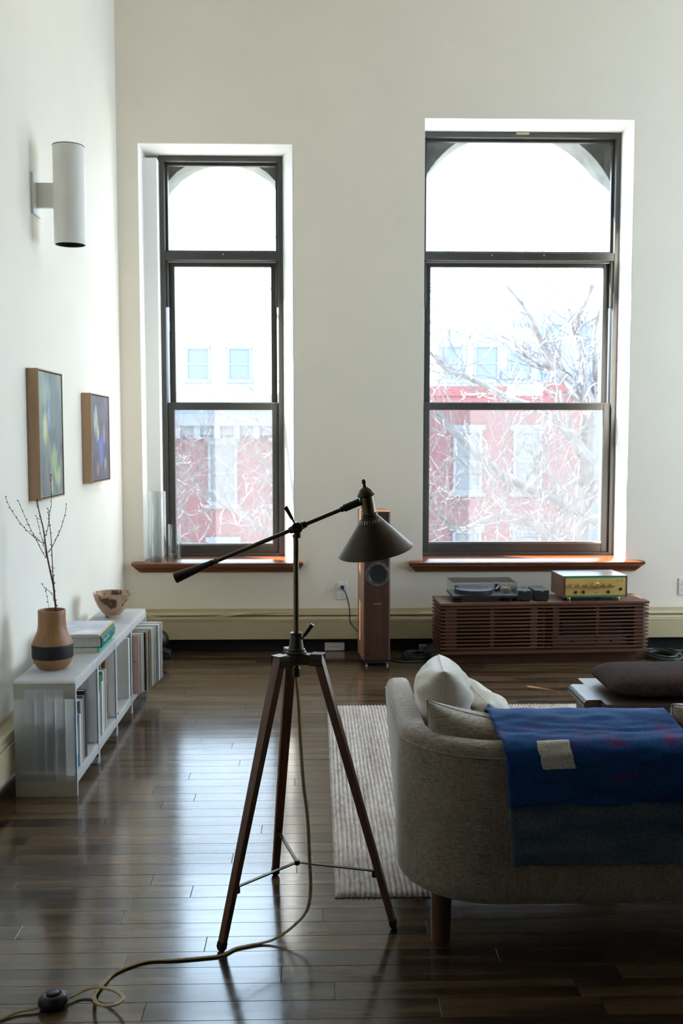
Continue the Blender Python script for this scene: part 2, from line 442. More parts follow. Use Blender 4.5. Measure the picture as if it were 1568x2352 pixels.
def sill(r, xa, xb, za=.607):
    pr = [(7.01, za), (6.645, za), (6.632, za - .006), (6.630, za - .014), (6.636, za - .022), (6.648, za - .024), (6.662, za - .034),
          (6.672, za - .055), (6.690, za - .074), (6.699, za - .076), (6.699, za - .03), (7.01, za - .03)]
    # mitred ends: the lower profile steps in
    vs = []; n = len(pr)
    for s, X in ((1, xa), (-1, xb)):
        for (yy, zz) in pr:
            if yy > 6.7: vs.append((X + s * (.082 if True else 0), yy, zz))
            else: vs.append((X + s * max(0, min(.052, (za - .024 - zz) * 1.0)), yy, zz))
    fs = [tuple(reversed(range(n))), tuple(range(n, 2 * n))] + [(i, (i + 1) % n, n + (i + 1) % n, n + i) for i in range(n)]
    MB().add(vs, fs).build('sill', M['sillw'], r, ang=25)
def lining(r, a, b, zt, left=True, right=True):
    if left: bx('reveal_lining', a, a + .003, YB + .001, 6.985, .6075, zt - .0035, M['reveal'], r)
    if right: bx('reveal_lining', b - .003, b, YB + .001, 6.985, .6075, zt - .0035, M['reveal'], r)
    bx('reveal_lining', a + .0002, b - .0002, YB + .001, 6.979, zt - .003, zt, M['reveal'], r)
G1 = (2.703, 2.612, 1.676, 1.625, .683)
w1 = window(1, -1.06, -.222, .607, 3.341, G1, 'narrower tall dark-framed sash window next to the corner')
sill(w1, -1.225, -.085)
mb = MB(); mb.box(-1.155, -1.06, 6.88, 7.05, .607, 3.30); mb.build('casing', M['reveal'], w1)
MB().prism([(-.14, 6.702), (-.14, 7.05), (-.222, 7.05), (-.222, 6.985), (-.150, 6.702)], .607, 3.343).build('casing', M['reveal'], w1)
w2 = window(2, .715, 2.098, .607, 3.513, (2.705, 2.617, 1.677, 1.626, .69), 'wider tall dark-framed sash window above the slatted console')
sill(w2, .622, 2.212)
bx('latch', 1.37, 1.46, 6.972, 6.984, 3.497, 3.512, M['cream'], w2, .003)
lining(w1, -1.155, -.14, 3.345, True, False); lining(w2, .715, 2.10, 3.518)
w3 = window(3, 2.99, 4.29, .607, 3.513, (2.705, 2.617, 1.677, 1.626, .69), 'third tall sash window, unseen, added beyond the frame edge for its light')  # unseen window added so that more sky light comes in
def portal(nm, loc, rot, sx, sy):
    l = bpy.data.lights.new(nm, 'AREA'); l.shape = 'RECTANGLE'; l.size = sx; l.size_y = sy; l.cycles.is_portal = True
    o = bpy.data.objects.new(nm, l); C.objects.link(o); o.location = loc; o.rotation_euler = rot
for i, (cx, r, zc) in enumerate(ARCH):
    portal('window_light_portal', (cx, 7.40, 2.1), (-pi / 2, 0, 0), 2 * r, 3.1)
portal('window_light_portal', (XR + .3, 5.15, 2.05), (0, pi / 2, 0), 2.9, 2.1)

# ------------------------------------------------------------------ heater covers along the walls
def heater(name, label, L, loc, rz):
    r = thing(name, label, 'baseboard heater', loc, rz, kind='structure')
    # local: x along the wall, y out of the wall is negative
    MB().prism([(0, .262), (-.050, .262), (-.060, .258), (-.062, .250), (-.056, .250), (-.048, .254), (0, .256)], 0, L, Matrix(((0, 0, 1, 0), (1, 0, 0, 0), (0, 1, 0, 0), (0, 0, 0, 1)))).build('top_rail', M['cream'], r, ang=20)
    bx('back_plate', 0, L, -.004, 0, .02, .285, M['cream'], r)
    MB().prism([(-.040, .240), (-.052, .243), (-.064, .222), (-.060, .218)], 0, L, Matrix(((0, 0, 1, 0), (1, 0, 0, 0), (0, 1, 0, 0), (0, 0, 0, 1)))).build('damper', M['cream'], r, ang=20)
    bx('front_panel', 0, L, -.070, -.066, .088, .214, M['cream'], r, .002)
    bx('panel_lip', 0, L, -.072, -.058, .211, .217, M['cream'], r, .002)
    bx('element_gap_shade', 0, L, -.046, -.0045, .09, .250, M['dark'], r)  # black block for the element, raised to paint the shade in the slot
    return r
heater('baseboard_back', 'cream metal heater cover running under both windows', XR - XL - .02, (XL + .01, YB, 0), 0)
heater('baseboard_left', 'cream metal heater cover behind the frosted shelf', 9.0, (XL, YB - .1 - 9.0, 0), pi / 2)
tag(bx('trim_1', XL + .02, XR, YB - .012, YB - .0005, 0, .075, M['blackm']), 'black strip standing for shade at the foot of the window wall', 'trim', kind='structure')  # paints the shade in the gap under the heater cover

# ------------------------------------------------------------------ outdoors
def brickmat(name, c1, c2, mort):
    m = NT(name); v = m.coords()
    b = m.n('ShaderNodeTexBrick'); b.inputs['Scale'].default_value = 1
    mp = m.n('ShaderNodeMapping'); mp.inputs['Rotation'].default_value = (pi / 2, 0, 0); m.l(v, mp.inputs[0]); m.l(mp.outputs[0], b.inputs[0])
    b.inputs['Brick Width'].default_value = .22; b.inputs['Row Height'].default_value = .075; b.inputs['Mortar Size'].default_value = .008
    for k, c in (('Color1', c1), ('Color2', c2), ('Mortar', mort)): b.inputs[k].default_value = (*c, 1)
    m.col(b.outputs[0]).rm(.95, 0, .1); return m.m
M['brick'] = brickmat('red_brick', (.21, .078, .080), (.17, .062, .064), (.19, .12, .115))
tag(bx('street', -80, 100, 7.6, 160, -6.3, -6.05, M['street']), 'street far below the windows', 'street', kind='structure')
def far_window(b, x, zt, y, wd=.92, h=2.0, pm='farpane'):
    mb = MB(); rect_frame(mb, x - wd / 2, x + wd / 2, zt - h, zt, .09, y - .10, y + .02); mb.box(x - wd / 2 + .09, x + wd / 2 - .09, y - .07, y, zt - h / 2 - .04, zt - h / 2 + .04)
    mb.box(x - wd / 2 - .12, x + wd / 2 + .12, y - .16, y, zt - h - .12, zt - h); mb.box(x - wd / 2 - .1, x + wd / 2 + .1, y - .12, y, zt, zt + .16)
    f = mb.build('window', M['trimw'], b, smooth=False)
    bx('pane', x - wd / 2 + .08, x + wd / 2 - .08, y - .03, y - .02, zt - h + .08, zt - .08, M[pm], f)
def house(label, x0, x1, y, zt, wx, rows, wallmat):
    r = thing('building', label, 'building')
    bx('wall', x0, x1, y, y + 9, -6.05, zt, wallmat, r)
    for zz in rows:
        for x in wx: far_window(r, x, zz, y)
    return r
bA = house('red brick row house with pale cornice seen through the narrower window', -9.5, 1.45, 32, 1.75, (-7.0, -5.0, -2.96, -.92), (1.25, -1.95), M['brick'])
mb = MB(); mb.box(-9.6, 1.5, 31.55, 32.3, 1.75, 2.12); mb.box(-9.6, 1.5, 31.75, 32.2, 1.45, 1.75)
for k in range(18): mb.box(-9.4 + k * .62, -9.2 + k * .62, 31.6, 32, 1.35, 1.78)
mb.build('cornice', M['trimw'], bA, smooth=False)
bx('roof', -9.6, 1.5, 32, 41, 2.1, 2.75, M['palew'], bA)
bB = house('red brick house with white framed windows seen through the wider window', 1.55, 8.6, 32, 2.72, (2.9, 4.85, 6.78), (1.62, -1.6), M['brick'])
bx('parapet', 3.6, 6.1, 31.95, 32.4, 2.7, 3.02, M['brick'], bB); bx('chimney', 7.3, 8.1, 32.2, 33, 2.7, 3.15, M['brick'], bB)
def pale(label, x0, x1, y, zt, nx, nz, d=12):
    b = thing('building', label, 'building')
    bx('wall', x0, x1, y, y + d, -6.05, zt, M['palew'], b)
    for i in range(nx):
        for k in range(nz):
            x = x0 + (x1 - x0) * (i + .5) / nx; z = zt - 2.2 - k * 3.4
            far_window(b, x, z + 1.2, y, 1.4, 2.0, 'palepane')
    return b
b = pale('tall pale block rising behind the red brick roof', 6.9, 12.8, 58, 7.6, 3, 2)
bx('sign_board', 10.7, 12.2, 57.8, 57.98, 4.7, 5.15, M['farpane'], b)
pale('pale block behind the bare branches of the street tree', 13.2, 22, 70, 10.2, 4, 3)
pale('pale block far behind the corniced row house', -11, -3.4, 62, 7.8, 3, 2)

def limb_tree(label, limbs, seed, n2=5, yspread=1.2):
    rr = random.Random(seed)
    t = thing('tree', label, 'tree')
    tw = MB(); nseg = [0]; cap = [0]
    def grow(p, d, L, r, depth):
        if nseg[0] > cap[0]: return
        pts = [p]; rs = [r]; k = max(2, int(L / .14))
        q = p
        for i in range(k):
            d = (d + Vector((rr.gauss(0, .20), rr.gauss(0, .20), rr.gauss(.05, .18)))).normalized()
            q = q + d * (L / k); pts.append(q); rs.append(max(.0065, r * (1 - .7 * (i + 1) / k)))
        tw.tube(pts, rs, 4); nseg[0] += k
        if depth > 0:
            for i in range(1, len(pts)):
                if rr.random() < .62:
                    dd = (d + Vector((rr.uniform(-1, 1), rr.uniform(-.8, .8), rr.uniform(-.6, .9)))).normalized()
                    grow(pts[i], dd, L * rr.uniform(.4, .75), rs[i] * .62, depth - 1)
    for nm, pts, r0, r1, nb in limbs:
        sp = spline(pts, 6); k = len(sp)
        rs = [r0 + (r1 - r0) * i / (k - 1) for i in range(k)]
        MB().tube(sp, rs, 7).build(nm, M['bark'], t)
        cap[0] = nseg[0] + nb * 55
        for b in range(nb):
            i = rr.randrange(2, k); d0 = (sp[i] - sp[i - 1]).normalized()
            d = (d0 * .6 + Vector((rr.uniform(-1, 1), rr.uniform(-yspread, yspread) * .6, rr.uniform(-.8, 1)))).normalized()
            grow(sp[i], d, rr.uniform(.7, 1.5), max(.018, rs[i] * .5), 3)
    tag(tw.build('twigs', M['bark'], t, smooth=False), kind='stuff')
    return t
def at18(pts, Y=16.0):
    out = []
    for i, (x, z) in enumerate(pts): out.append((x, Y + .25 * sin(i * 1.7 + x), z))
    return out
limb_tree('bare street tree with thick limbs crossing the wider window', [
    ('trunk', at18([(4.55, -6.05), (4.45, -3), (4.35, -.9), (4.35, 1.0), (4.3, 1.8)]), .20, .11, 10),
    ('branch', at18([(4.33, 1.5), (4.2, 2.0), (3.9, 2.5), (3.6, 3.0), (3.35, 3.35), (2.97, 3.8)]), .085, .02, 16),
    ('branch', at18([(4.33, 1.8), (4.25, 2.3), (4.2, 3.1), (4.3, 3.6), (4.5, 4.1)]), .075, .02, 12),
    ('branch', at18([(4.35, 1.6), (4.45, 2.45), (4.5, 3.1), (4.6, 3.7)]), .06, .02, 9),
    ('branch', at18([(4.4, 1.0), (3.7, 1.75), (3.05, 2.05), (2.55, 2.35), (2.1, 2.5), (1.8, 2.75)]), .085, .018, 20),
    ('branch', at18([(4.38, .1), (3.6, .5), (2.9, .85), (2.3, 1.35), (1.8, 1.9), (1.5, 2.2)], 15.4), .08, .03, 20),
    ('branch', at18([(4.4, -.6), (3.6, -.1), (2.9, .25), (2.2, .0), (1.7, .4)], 15.2), .07, .02, 26),
    ('branch', at18([(4.45, -1.2), (3.8, -.8), (3.1, -.55), (2.5, -.35), (1.9, -.6)], 15.0), .06, .02, 30),
    ('branch', at18([(4.4, .4), (5.0, 1.1), (5.3, 1.9)]), .06, .02, 8)], 4)
limb_tree('bare street tree with fine twigs crossing the narrower window', [
    ('trunk', at18([(.15, -6.05), (.0, -3.5), (-.15, -1.6), (-.3, -.4)], 19), .17, .09, 6),
    ('branch', at18([(-.3, -.5), (-.6, .3), (-1.0, 1.0), (-1.3, 1.6)], 19), .06, .015, 18),
    ('branch', at18([(-.3, -.6), (-.3, .5), (-.7, 1.8), (-.55, 3.0), (-.75, 3.8)], 19), .06, .014, 14),
    ('branch', at18([(-.25, -.9), (-1.0, -.3), (-1.8, .2), (-2.4, .8)], 18.5), .055, .015, 26),
    ('branch', at18([(-.1, -1.5), (-1.0, -1.1), (-1.9, -.7), (-2.6, -.5)], 18.2), .05, .015, 26)], 9)

# ------------------------------------------------------------------ tripod floor lamp
LX, LY = -.0587, 2.931
t = thing('floor_lamp', 'bronze swing arm floor lamp with conical shade on a wooden tripod', 'lamp', (LX, LY, 0))
ANG = [R(224), R(105.2), R(-16.3)]
RF = [.290, .294, .296]
for a, rf in zip(ANG, RF):
    d = Vector((cos(a), sin(a), 0)); s = Vector((-sin(a), cos(a), 0))
    top = d * .066 + Vector((0, 0, .803)); bot = d * (rf - .002) + Vector((0, 0, .022))
    ax = (bot - top).normalized(); nrm = s.cross(ax).normalized()
    def sec(p, wx, wy): return [p + s * sx * wx + nrm * sy * wy for sx, sy in ((-1, -1), (1, -1), (1, 1), (-1, 1))]
    vs = sec(top, .0165, .0125) + sec(bot, .0115, .0085)
    fs = [(0, 1, 2, 3), (7, 6, 5, 4)] + [(i, 4 + i, 4 + (i + 1) % 4, (i + 1) % 4) for i in range(4)]
    leg = MB().add(vs, fs).build('leg', M['legw'], t, .002)
    vs = sec(bot - ax * .004, .0125, .0095) + sec(bot + ax * .012, .0125, .0095) + sec(bot + ax * .022, .008, .006)
    fs = [(0, 1, 2, 3), (11, 10, 9, 8)] + [(j + i, j + 4 + i, j + 4 + (i + 1) % 4, j + (i + 1) % 4) for j in (0, 4) for i in range(4)]
    MB().add(vs, fs).build('foot', M['blackm'], leg, .002)
    # metal clamp at the top of the leg
    Mx = Matrix((( d.x, s.x, 0, 0), (d.y, s.y, 0, 0), (0, 0, 1, 0), (0, 0, 0, 1)))
    cl = MB(); cl.box(.045, .084, -.0205, -.0170, .774, .808, Mx); cl.box(.045, .084, .0170, .0205, .774, .808, Mx); cl.box(.048, .084, -.0190, .0190, .8060, .8100, Mx)
    c_ = cl.build('clamp', M['bronze'], leg, .0015)
    for k in (.056, .073):
        for sg in (-1, 1): MB().cyl(Mx @ Vector((k, sg * .020, .792)), Mx @ Vector((k, sg * .0225, .792)), .0038, n=10).build('screw', M['blackm'], leg)
    rb = .066 + (rf - .068) * (.803 - .178) / .781
    MB(Mx).box(.0, rb - .006, -.0055, .0055, .166, .170).build('brace', M['bronze'], t, .001)
    bk = MB(Mx); bk.box(rb - .016, rb + .004, -.0085, .0085, .150, .172); bk.build('brace_bracket', M['bronze'], leg, .002)
MB().cyl((0, 0, .160), (0, 0, .174), .008, n=14).build('brace_hub', M['bronze'], t, .001)
hub = MB()
for a in ANG:
    Mx = RZ(a)
    hub.prism([(0, -.026), (.03, -.019), (.062, -.0168), (.062, .0168), (.03, .019), (0, .026)], .776, .806, Mx)
hub.build('hub', M['bronze'], t, .003)
MB().lathe([(.030, .806), (.030, .811), (.026, .814), (.027, .818), (.0225, .822), (.017, .862), (.0185, .864), (.018, .868), (.012, .870), (.0085, .870)], 28).build('collar', M['bronze'], t)
MB().lathe([(.0082, .738), (.0082, 1.150), (.0105, 1.152), (.0108, 1.157), (.0095, 1.160)], 20).build('pole', M['bronze2'], t)
MB().lathe([(.0095, .735), (.0122, .737), (.0122, .760), (.010, .763)], 20).build('pole_end_cap', M['bronze'], t)
def lever(name, p, d, parent):
    p = Vector(p); d = Vector(d).normalized()
    q = MB(); q.tube([p, p + d * .016, p + d * .020, p + d * .060], [.0035, .004, .0065, .0085], 4); return q.build(name, M['bronze'], parent, .0012, smooth=False)
lever('clamp_lever', (.014, -.006, .846), (.55, -.12, .78), t)
arm = Vector((1, 0, .412)).normalized()
K = Vector((.004, 0, 1.180))
MB().cyl(K + Vector((0, -.018, 0)), K + Vector((0, .018, 0)), .0165, n=22).build('knuckle', M['bronze'], t, .003)
q = MB(); q.cyl(K - Vector((0, 0, .030)), K, .0105, n=16); q.build('knuckle_neck', M['bronze'], t, .001)
lever('clamp_lever', K + Vector((-.006, -.004, .010)), (-.40, -.06, .75), t)
def on(dist): return K + arm * dist
armo = MB(); armo.cyl(on(-.275), on(.150), .0062, n=16); armo.build('arm', M['bronze2'], t)
q = MB(); q.cyl(on(-.026), on(-.012), .009, .012, 16); q.cyl(on(.012), on(.030), .012, .009, 16); q.build('arm_ferrule', M['bronze'], t, .001)
h = MB(); Ma = T(*on(-.275)) @ (-arm).to_track_quat('Z', 'Y').to_matrix().to_4x4()
h.lathe([(.006, -.022), (.0085, -.020), (.0085, -.014), (.0068, -.010), (.0092, -.006), (.0092, .0), (.0085, .004), (.0165, .108), (.0168, .112), (.0150, .114)], 24, Ma)
h.build('counterweight_handle', M['bronze'], t)
q = MB(); q.cyl(on(.138), on(.150), .0085, .0085, 16); q.cyl(on(.148), on(.199), .0115, .0115, 18); q.build('arm_socket', M['bronze'], t, .001)
# shade, tilted
TI = T(*(Vector((.2085, .003, 1.262)))) @ RY(R(-10.2)) @ RX(R(7.5))
MB(TI).lathe([(.0205, -.040), (.0205, .012)], 32).build('lamp_neck', M['bronze2'], t)
cap = MB(TI).lathe([(.0225, .010), (.0262, .012), (.0268, .015), (.0250, .018), (.0215, .022), (.0175, .030), (.0110, .036), (.004, .039), (0, .0395)], 32).build('cap', M['bronze'], t)
MB(TI).lathe([(.004, .037), (.0058, .039), (.0052, .043), (.0042, .046), (.0058, .049), (.0066, .053), (.0056, .058), (.003, .061), (0, .0615)], 16).build('finial', M['bronze'], cap)
MB(TI).lathe([(.0218, -.042), (.0242, -.044), (.0242, -.048), (.0215, -.050)], 32, close=True).build('neck_ring', M['bronze'], t)
sh = MB(TI).lathe([(.0205, -.046), (.109, -.1545), (.1105, -.1535), (.1125, -.1555), (.1115, -.1580), (.108, -.1570), (.106, -.1550), (.0190, -.0480)], 64, close=True).build('lamp_shade', M['bronze'], t, ang=50)
sl_ = (.109 - .0205) / .1085
for k in range(26):
    a = 2 * pi * k / 26
    z0 = -.0585; z1 = -.0665
    Mx = TI @ RZ(a) @ T(.0205 + (-.0625 + .046) * -sl_ + .0003, 0, -.0625) @ RY(R(-39.2))
    MB(Mx).box(-.0004, .0005, -.0009, .0009, -.0055, .0055).build('vent_slot', M['steel'], sh, smooth=False)
MB(TI).lathe([(0, -.060), (.010, -.060), (.022, -.085), (.030, -.110), (.026, -.130), (.012, -.142), (0, -.144)], 20).build('bulb', M['white'], sh)
# gold flex with the foot switch
hang = [(-.061, 2.931, .737), (-.054, 2.920, .678), (-.047, 2.900, .552), (-.038, 2.875, .429), (-.026, 2.855, .332), (-.020, 2.835, .209), (-.018, 2.820, .125), (-.031, 2.805, .073), (-.074, 2.787, .035), (-.119, 2.772, .012), (-.152, 2.765, .0045)]
flo = [(-.188, 2.754, .0035), (-.230, 2.736, .0035), (-.264, 2.7015, .0035), (-.311, 2.690, .0035), (-.394, 2.679, .0035), (-.459, 2.676, .0035), (-.508, 2.650, .0035), (-.546, 2.611, .0035), (-.562, 2.564, .0045), (-.572, 2.518, .008)]
lop = [(-.568, 2.471, .020), (-.550, 2.419, .034), (-.524, 2.390, .044), (-.501, 2.391, .045), (-.486, 2.415, .041), (-.489, 2.441, .036), (-.511, 2.474, .031), (-.549, 2.505, .024), (-.580, 2.518, .018), (-.607, 2.513, .012), (-.630, 2.493, .010), (-.646, 2.478, .012)]
tail = [(-.694, 2.448, .010), (-.721, 2.440, .008), (-.751, 2.431, .006), (-.786, 2.405, .004), (-.836, 2.362, .0035), (-.95, 2.30, .0035), (-1.22, 2.22, .0035)]
def flex(pts):
    sp = spline([(x - LX, y - LY, z) for x, y, z in pts], 8); mb = MB()
    for s_ in (-1, 1):
        q = []
        for i, p in enumerate(sp):
            a = sp[max(0, i - 1)]; b = sp[min(len(sp) - 1, i + 1)]; tg = (b - a).normalized()
            sv = tg.cross(Vector((0, 0, 1))) if abs(tg.z) < .8 else Vector((1, .2, 0))
            q.append(p + sv.normalized() * .0024 * s_)
        mb.tube(q, .0026, 6)
    return mb
flex(hang + flo + lop).build('cord', M['cordg'], t); flex(tail).build('cord', M['cordg'], t)
MS = T(-.670 - LX, 2.463 - LY, 0) @ RZ(R(30))
sw = MB(MS @ Matrix.Diagonal((1.16, 1, 1, 1))).lathe([(0, .001), (.024, .001), (.029, .004), (.0325, .013), (.0325, .020), (.0295, .028), (.024, .0335), (.019, .0355), (.0165, .034), (.0158, .031), (0, .031)], 40).build('foot_switch', M['black'], t, ang=50)
MB(MS @ Matrix.Diagonal((1.1, 1, 1, 1))).lathe([(.0148, .030), (.0148, .037), (.0135, .0395), (.009, .0408), (0, .041)], 32).build('switch_button', M['black'], sw, ang=50)

# ------------------------------------------------------------------ wall sconce
t = thing('wall_sconce', 'white cylinder up and down light on the side wall', 'wall lamp', (XL, 4.74, 2.55))
bx('backplate', 0, .012, -.065, .065, -.092, .092, M['whitep'], t, .002)
bx('arm', .011, .10, -.012, .012, -.056, .056, M['whitep'], t, .002)
b_ = MB(T(.158, 0, 0)).lathe([(.0665, -.222), (.0715, -.222), (.0715, .222), (.0665, .222)], 48, close=True).build('lamp_body', M['whitep'], t, ang=30)
MB(T(.158, 0, 0)).lathe([(0, -.205), (.0664, -.205), (.0664, -.2215), (.064, -.2215), (.064, -.2), (0, -.2)], 40).build('baffle', M['blackm'], b_)
MB(T(.158, 0, 0)).lathe([(.0664, .2205), (.0725, .2205), (.0725, .2235), (.0664, .2235)], 40, close=True).build('rim', M['blackm'], b_)
MB(T(.158, 0, 0)).lathe([(0, .19), (.0664, .19), (.0664, .2), (0, .2)], 32).build('baffle', M['blackm'], b_)

# ------------------------------------------------------------------ paintings
def canvas_mat(name, stops, patches, sc):
    m = NT(name); v = m.coords((1, 1, .45)); v2 = m.coords((1, 1, .3))
    c = m.ramp(m.noise(v, 5.5 * sc, 5, .6, .8), stops)
    tc = m.n('ShaderNodeTexCoord')
    for i, (yy, zz, ry, rz_, colr) in enumerate(patches):
        sp_ = m.n('ShaderNodeSeparateXYZ'); m.l(tc.outputs['Object'], sp_.inputs[0])
        a = m.math('POWER', m.math('DIVIDE', m.math('SUBTRACT', sp_.outputs[1], yy), ry), 2)
        b = m.math('POWER', m.math('DIVIDE', m.math('SUBTRACT', sp_.outputs[2], zz), rz_), 2)
        d = m.math('ADD', m.math('ADD', a, b), m.math('MULTIPLY', m.noise(v2, 30 + i * 4, 6, .75, .6), 3.2))
        f = m.ramp(d, [(.0, (1, 1, 1)), (.55, (.9, .9, .9)), (.75, (0, 0, 0))])
        dv = m.math('DIVIDE', d, 3.6)
        f = m.ramp(dv, [(.46, (.92, .92, .92)), (.66, (0, 0, 0))])
        c = m.mix(f, c, colr)
    m.col(c).rm(.55, 0, .3); m.bump(m.noise(v2, 60, 4), .4, .002)
    return m.m
def painting(label, y0, y1, z0, z1, cm):
    t = thing('painting', label, 'painting', (XL, (y0 + y1) / 2, (z0 + z1) / 2))
    wy, hz, d = (y1 - y0) / 2, (z1 - z0) / 2, .055
    mb = MB(); e = .006
    mb.box(.001, d, -wy, -wy + e, -hz, hz); mb.box(.001, d, wy - e, wy, -hz, hz)
    mb.box(.001, d, -wy + e, wy - e, -hz, -hz + e); mb.box(.001, d, -wy + e, wy - e, hz - e, hz)
    mb.build('frame', M['maple'], t, .0008, 1)
    bx('frame_backing', .002, .02, -wy + e, wy - e, -hz + e, hz - e, M['blackm'], t)
    bx('canvas', .02, d - .004, -wy + e + .005, wy - e - .005, -hz + e + .005, hz - e - .005, cm, t)
    return t
cA = canvas_mat('abstract_green_canvas', [(.25, (.07, .085, .10)), (.45, (.15, .19, .21)), (.6, (.22, .30, .24)), (.78, (.36, .42, .40))],
    [(-.10, .20, .12, .10, (.32, .42, .38)), (-.10, .03, .05, .10, (.62, .62, .34)), (-.03, .09, .03, .09, (.30, .40, .62)), (.05, -.12, .07, .10, (.36, .46, .20)), (.13, .10, .07, .18, (.16, .20, .22)), (.11, -.20, .07, .06, (.45, .50, .30)), (-.07, -.22, .02, .05, (.42, .16, .12)), (.0, -.24, .02, .05, (.6, .58, .45))], 1.2)
cB = canvas_mat('abstract_blue_canvas', [(.25, (.05, .06, .08)), (.45, (.10, .085, .11)), (.6, (.13, .12, .17)), (.78, (.20, .24, .24))],
    [(-.11, .10, .07, .10, (.40, .48, .40)), (.02, -.06, .08, .12, (.12, .19, .62)), (-.06, .03, .035, .06, (.60, .60, .36)), (.10, .02, .04, .08, (.42, .26, .36)), (.06, .15, .10, .06, (.16, .13, .16)), (-.08, -.17, .05, .05, (.30, .18, .16)), (-.09, .0, .02, .03, (.15, .25, .75)), (.12, -.15, .03, .05, (.34, .42, .24))], 1.3)
painting('larger abstract painting in greens and greys in a pale wooden frame', 4.53, 4.955, 1.155, 1.750, cA)
painting('smaller abstract painting with a blue centre in a pale wooden frame', 5.575, 6.06, 1.183, 1.684, cB)

# ------------------------------------------------------------------ frosted shelf unit
SX0, SX1, SZ = -1.208, -.963, .474
SY = [3.961, 4.375, 4.775, 5.172, 5.628]
t = thing('shelf_unit', 'low frosted plastic shelf unit of four open bays by the wall', 'shelf', (SX0, SY[0], 0))
t.location = (0, 0, 0)
for i in range(4):
    a, b = SY[i], SY[i + 1]
    tp = bx('top_panel', SX0, SX1, a + .0008, b - .0008, SZ - .012, SZ, M['pp2'], t, .003)
    bx('front_rail', SX1 - .006, SX1 + .0005, a + .014, b - .014, SZ - .045, SZ - .010, M['pp2'], tp, .002)
    bt = bx('bottom_panel', SX0, SX1, a + .014, b - .014, .082, .093, M['pp2'], t, .002)
    bx('front_rail', SX1 - .006, SX1 + .0005, a + .014, b - .014, .050, .084, M['pp2'], bt, .002)
    bx('back_panel', SX0, SX0 + .004, a + .014, b - .014, .092, SZ - .012, M['pp'], t)
for i, yv in enumerate(SY):
    a, b = (yv, yv + .016) if i == 0 else ((yv - .016, yv) if i == 4 else (yv - .014, yv + .014))
    up = MB()
    nr = 7
    if i == 0:
        up.box(SX0, SX1, a, a + .0016, 0, SZ - .012)
    else:
        up.box(SX0, SX1, a, a + .002, .03, SZ - .012); up.box(SX0, SX1, b - .002, b, .03, SZ - .012)
    u = up.build('upright', M['pp'], t, smooth=False)
    for k in range(nr):
        x = SX0 + (SX1 - SX0) * k / (nr - 1); x = min(max(x, SX0 + .002), SX1 - .002)
        wd = .0045 if k in (0, nr - 1) else .0012
        bx('rib', x - wd / 2, x + wd / 2, a + .0018, b - .0018, 0 if i == 0 else .03, SZ - .013, M['pp2'], u)
    bx('front_post', SX1 - .004, SX1 + .002, a, b, 0, SZ - .012, M['pp2'], u, .001)
    bx('foot', SX1 - .055, SX1 - .004, a + .002, b - .002, 0, .05, M['pp2'], u, .001)
    bx('foot', SX0 + .002, SX0 + .055, a + .002, b - .002, 0, .05, M['pp2'], u, .001)
    if i == 0:
        bx('corner_band', SX0 + .001, SX1 - .001, a - .0008, a, SZ - .036, SZ - .012, M['ppe'], u)
        for q in (SX0, SX1 - .045): bx('corner_band', q + .001, q + .044, a - .0008, a, SZ - .075, SZ - .037, M['ppe'], u)
        bx('corner_band', SX0 + .001, SX1 - .001, a - .0008, a, 0, .062, M['ppe'], u)

def book(label, y, th, h, d, cov, x1=-.985, z=.0935, rz=0, spine=None, grp=None, name='book', lean=0, pages=True):
    """upright book, spine towards +x; y is its near side"""
    t = thing(name, label, 'book', (x1, y, z), rz, grp)
    if lean: t.rotation_euler = (lean, 0, rz)
    mb = MB(); c = .0022
    mb.box(-d, 0, 0, c, 0, h); mb.box(-d, 0, th - c, th, 0, h)
    mb.prism([(-.003, 0), (.001, th * .2), (.0018, th * .5), (.001, th * .8), (-.003, th)], 0, h)
    mb.build('cover', cov, t, smooth=False)
    if pages: bx('pages', -d + .004, -.003, c, th - c, .003, h - .003, M['page'], t)
    if spine is not None: bx('spine_lettering', .0016, .0021, th * .38, th * .62, h * .25, h * .75, spine, t)
    return t
def cm(n, c, r=.5): return plain('cover_' + n, c, r, 0, .4, .06, 30)
CV = {k: cm(k, c) for k, c in dict(navy=(.02, .035, .08), blue=(.06, .22, .42), ltblue=(.18, .30, .38), cream=(.70, .66, .55), grey=(.32, .31, .29), slate=(.16, .20, .24), plum=(.05, .02, .03),
    ivory=(.76, .72, .62), tan=(.38, .30, .16), white=(.78, .78, .77), green=(.05, .28, .10), silver=(.45, .45, .44), brown=(.30, .15, .06), sage=(.40, .47, .42), black=(.02, .02, .02), olive=(.20, .17, .06), pink=(.66, .47, .42), teal=(.32, .47, .46), rose=(.62, .55, .55), dkteal=(.02, .17, .16), emerald=(.0, .42, .22), sky=(.50, .55, .66), orange=(.80, .48, .22)).items()}
b1 = [('dark navy book at the near end of the nearest bay', .016, .215, .15, 'navy', None, 0), ('bright blue thin book beside the navy one in the nearest bay', .022, .235, .16, 'blue', 'white', .0), ('light blue slim book behind the bright blue spine', .012, .205, .16, 'ltblue', None, .002),
      ('cream paperback standing between blue and grey books in the nearest bay', .026, .212, .165, 'cream', None, .003), ('thick grey hardback in the middle of the nearest bay', .052, .262, .20, 'grey', None, .0), ('slate hardback with pale lettering next to the thick grey book', .022, .270, .205, 'slate', 'ltblue', 0), ('tall black and plum patterned book ending the nearest bay row', .030, .285, .21, 'plum', None, .002)]
y = SY[0] + .045
for L, th, h, d, c, sp, dx in b1:
    book(L, y, th, h, d, CV[c], SX1 - .012 + dx, spine=CV[sp] if sp else None, grp='books in the nearest shelf bay'); y += th + .002
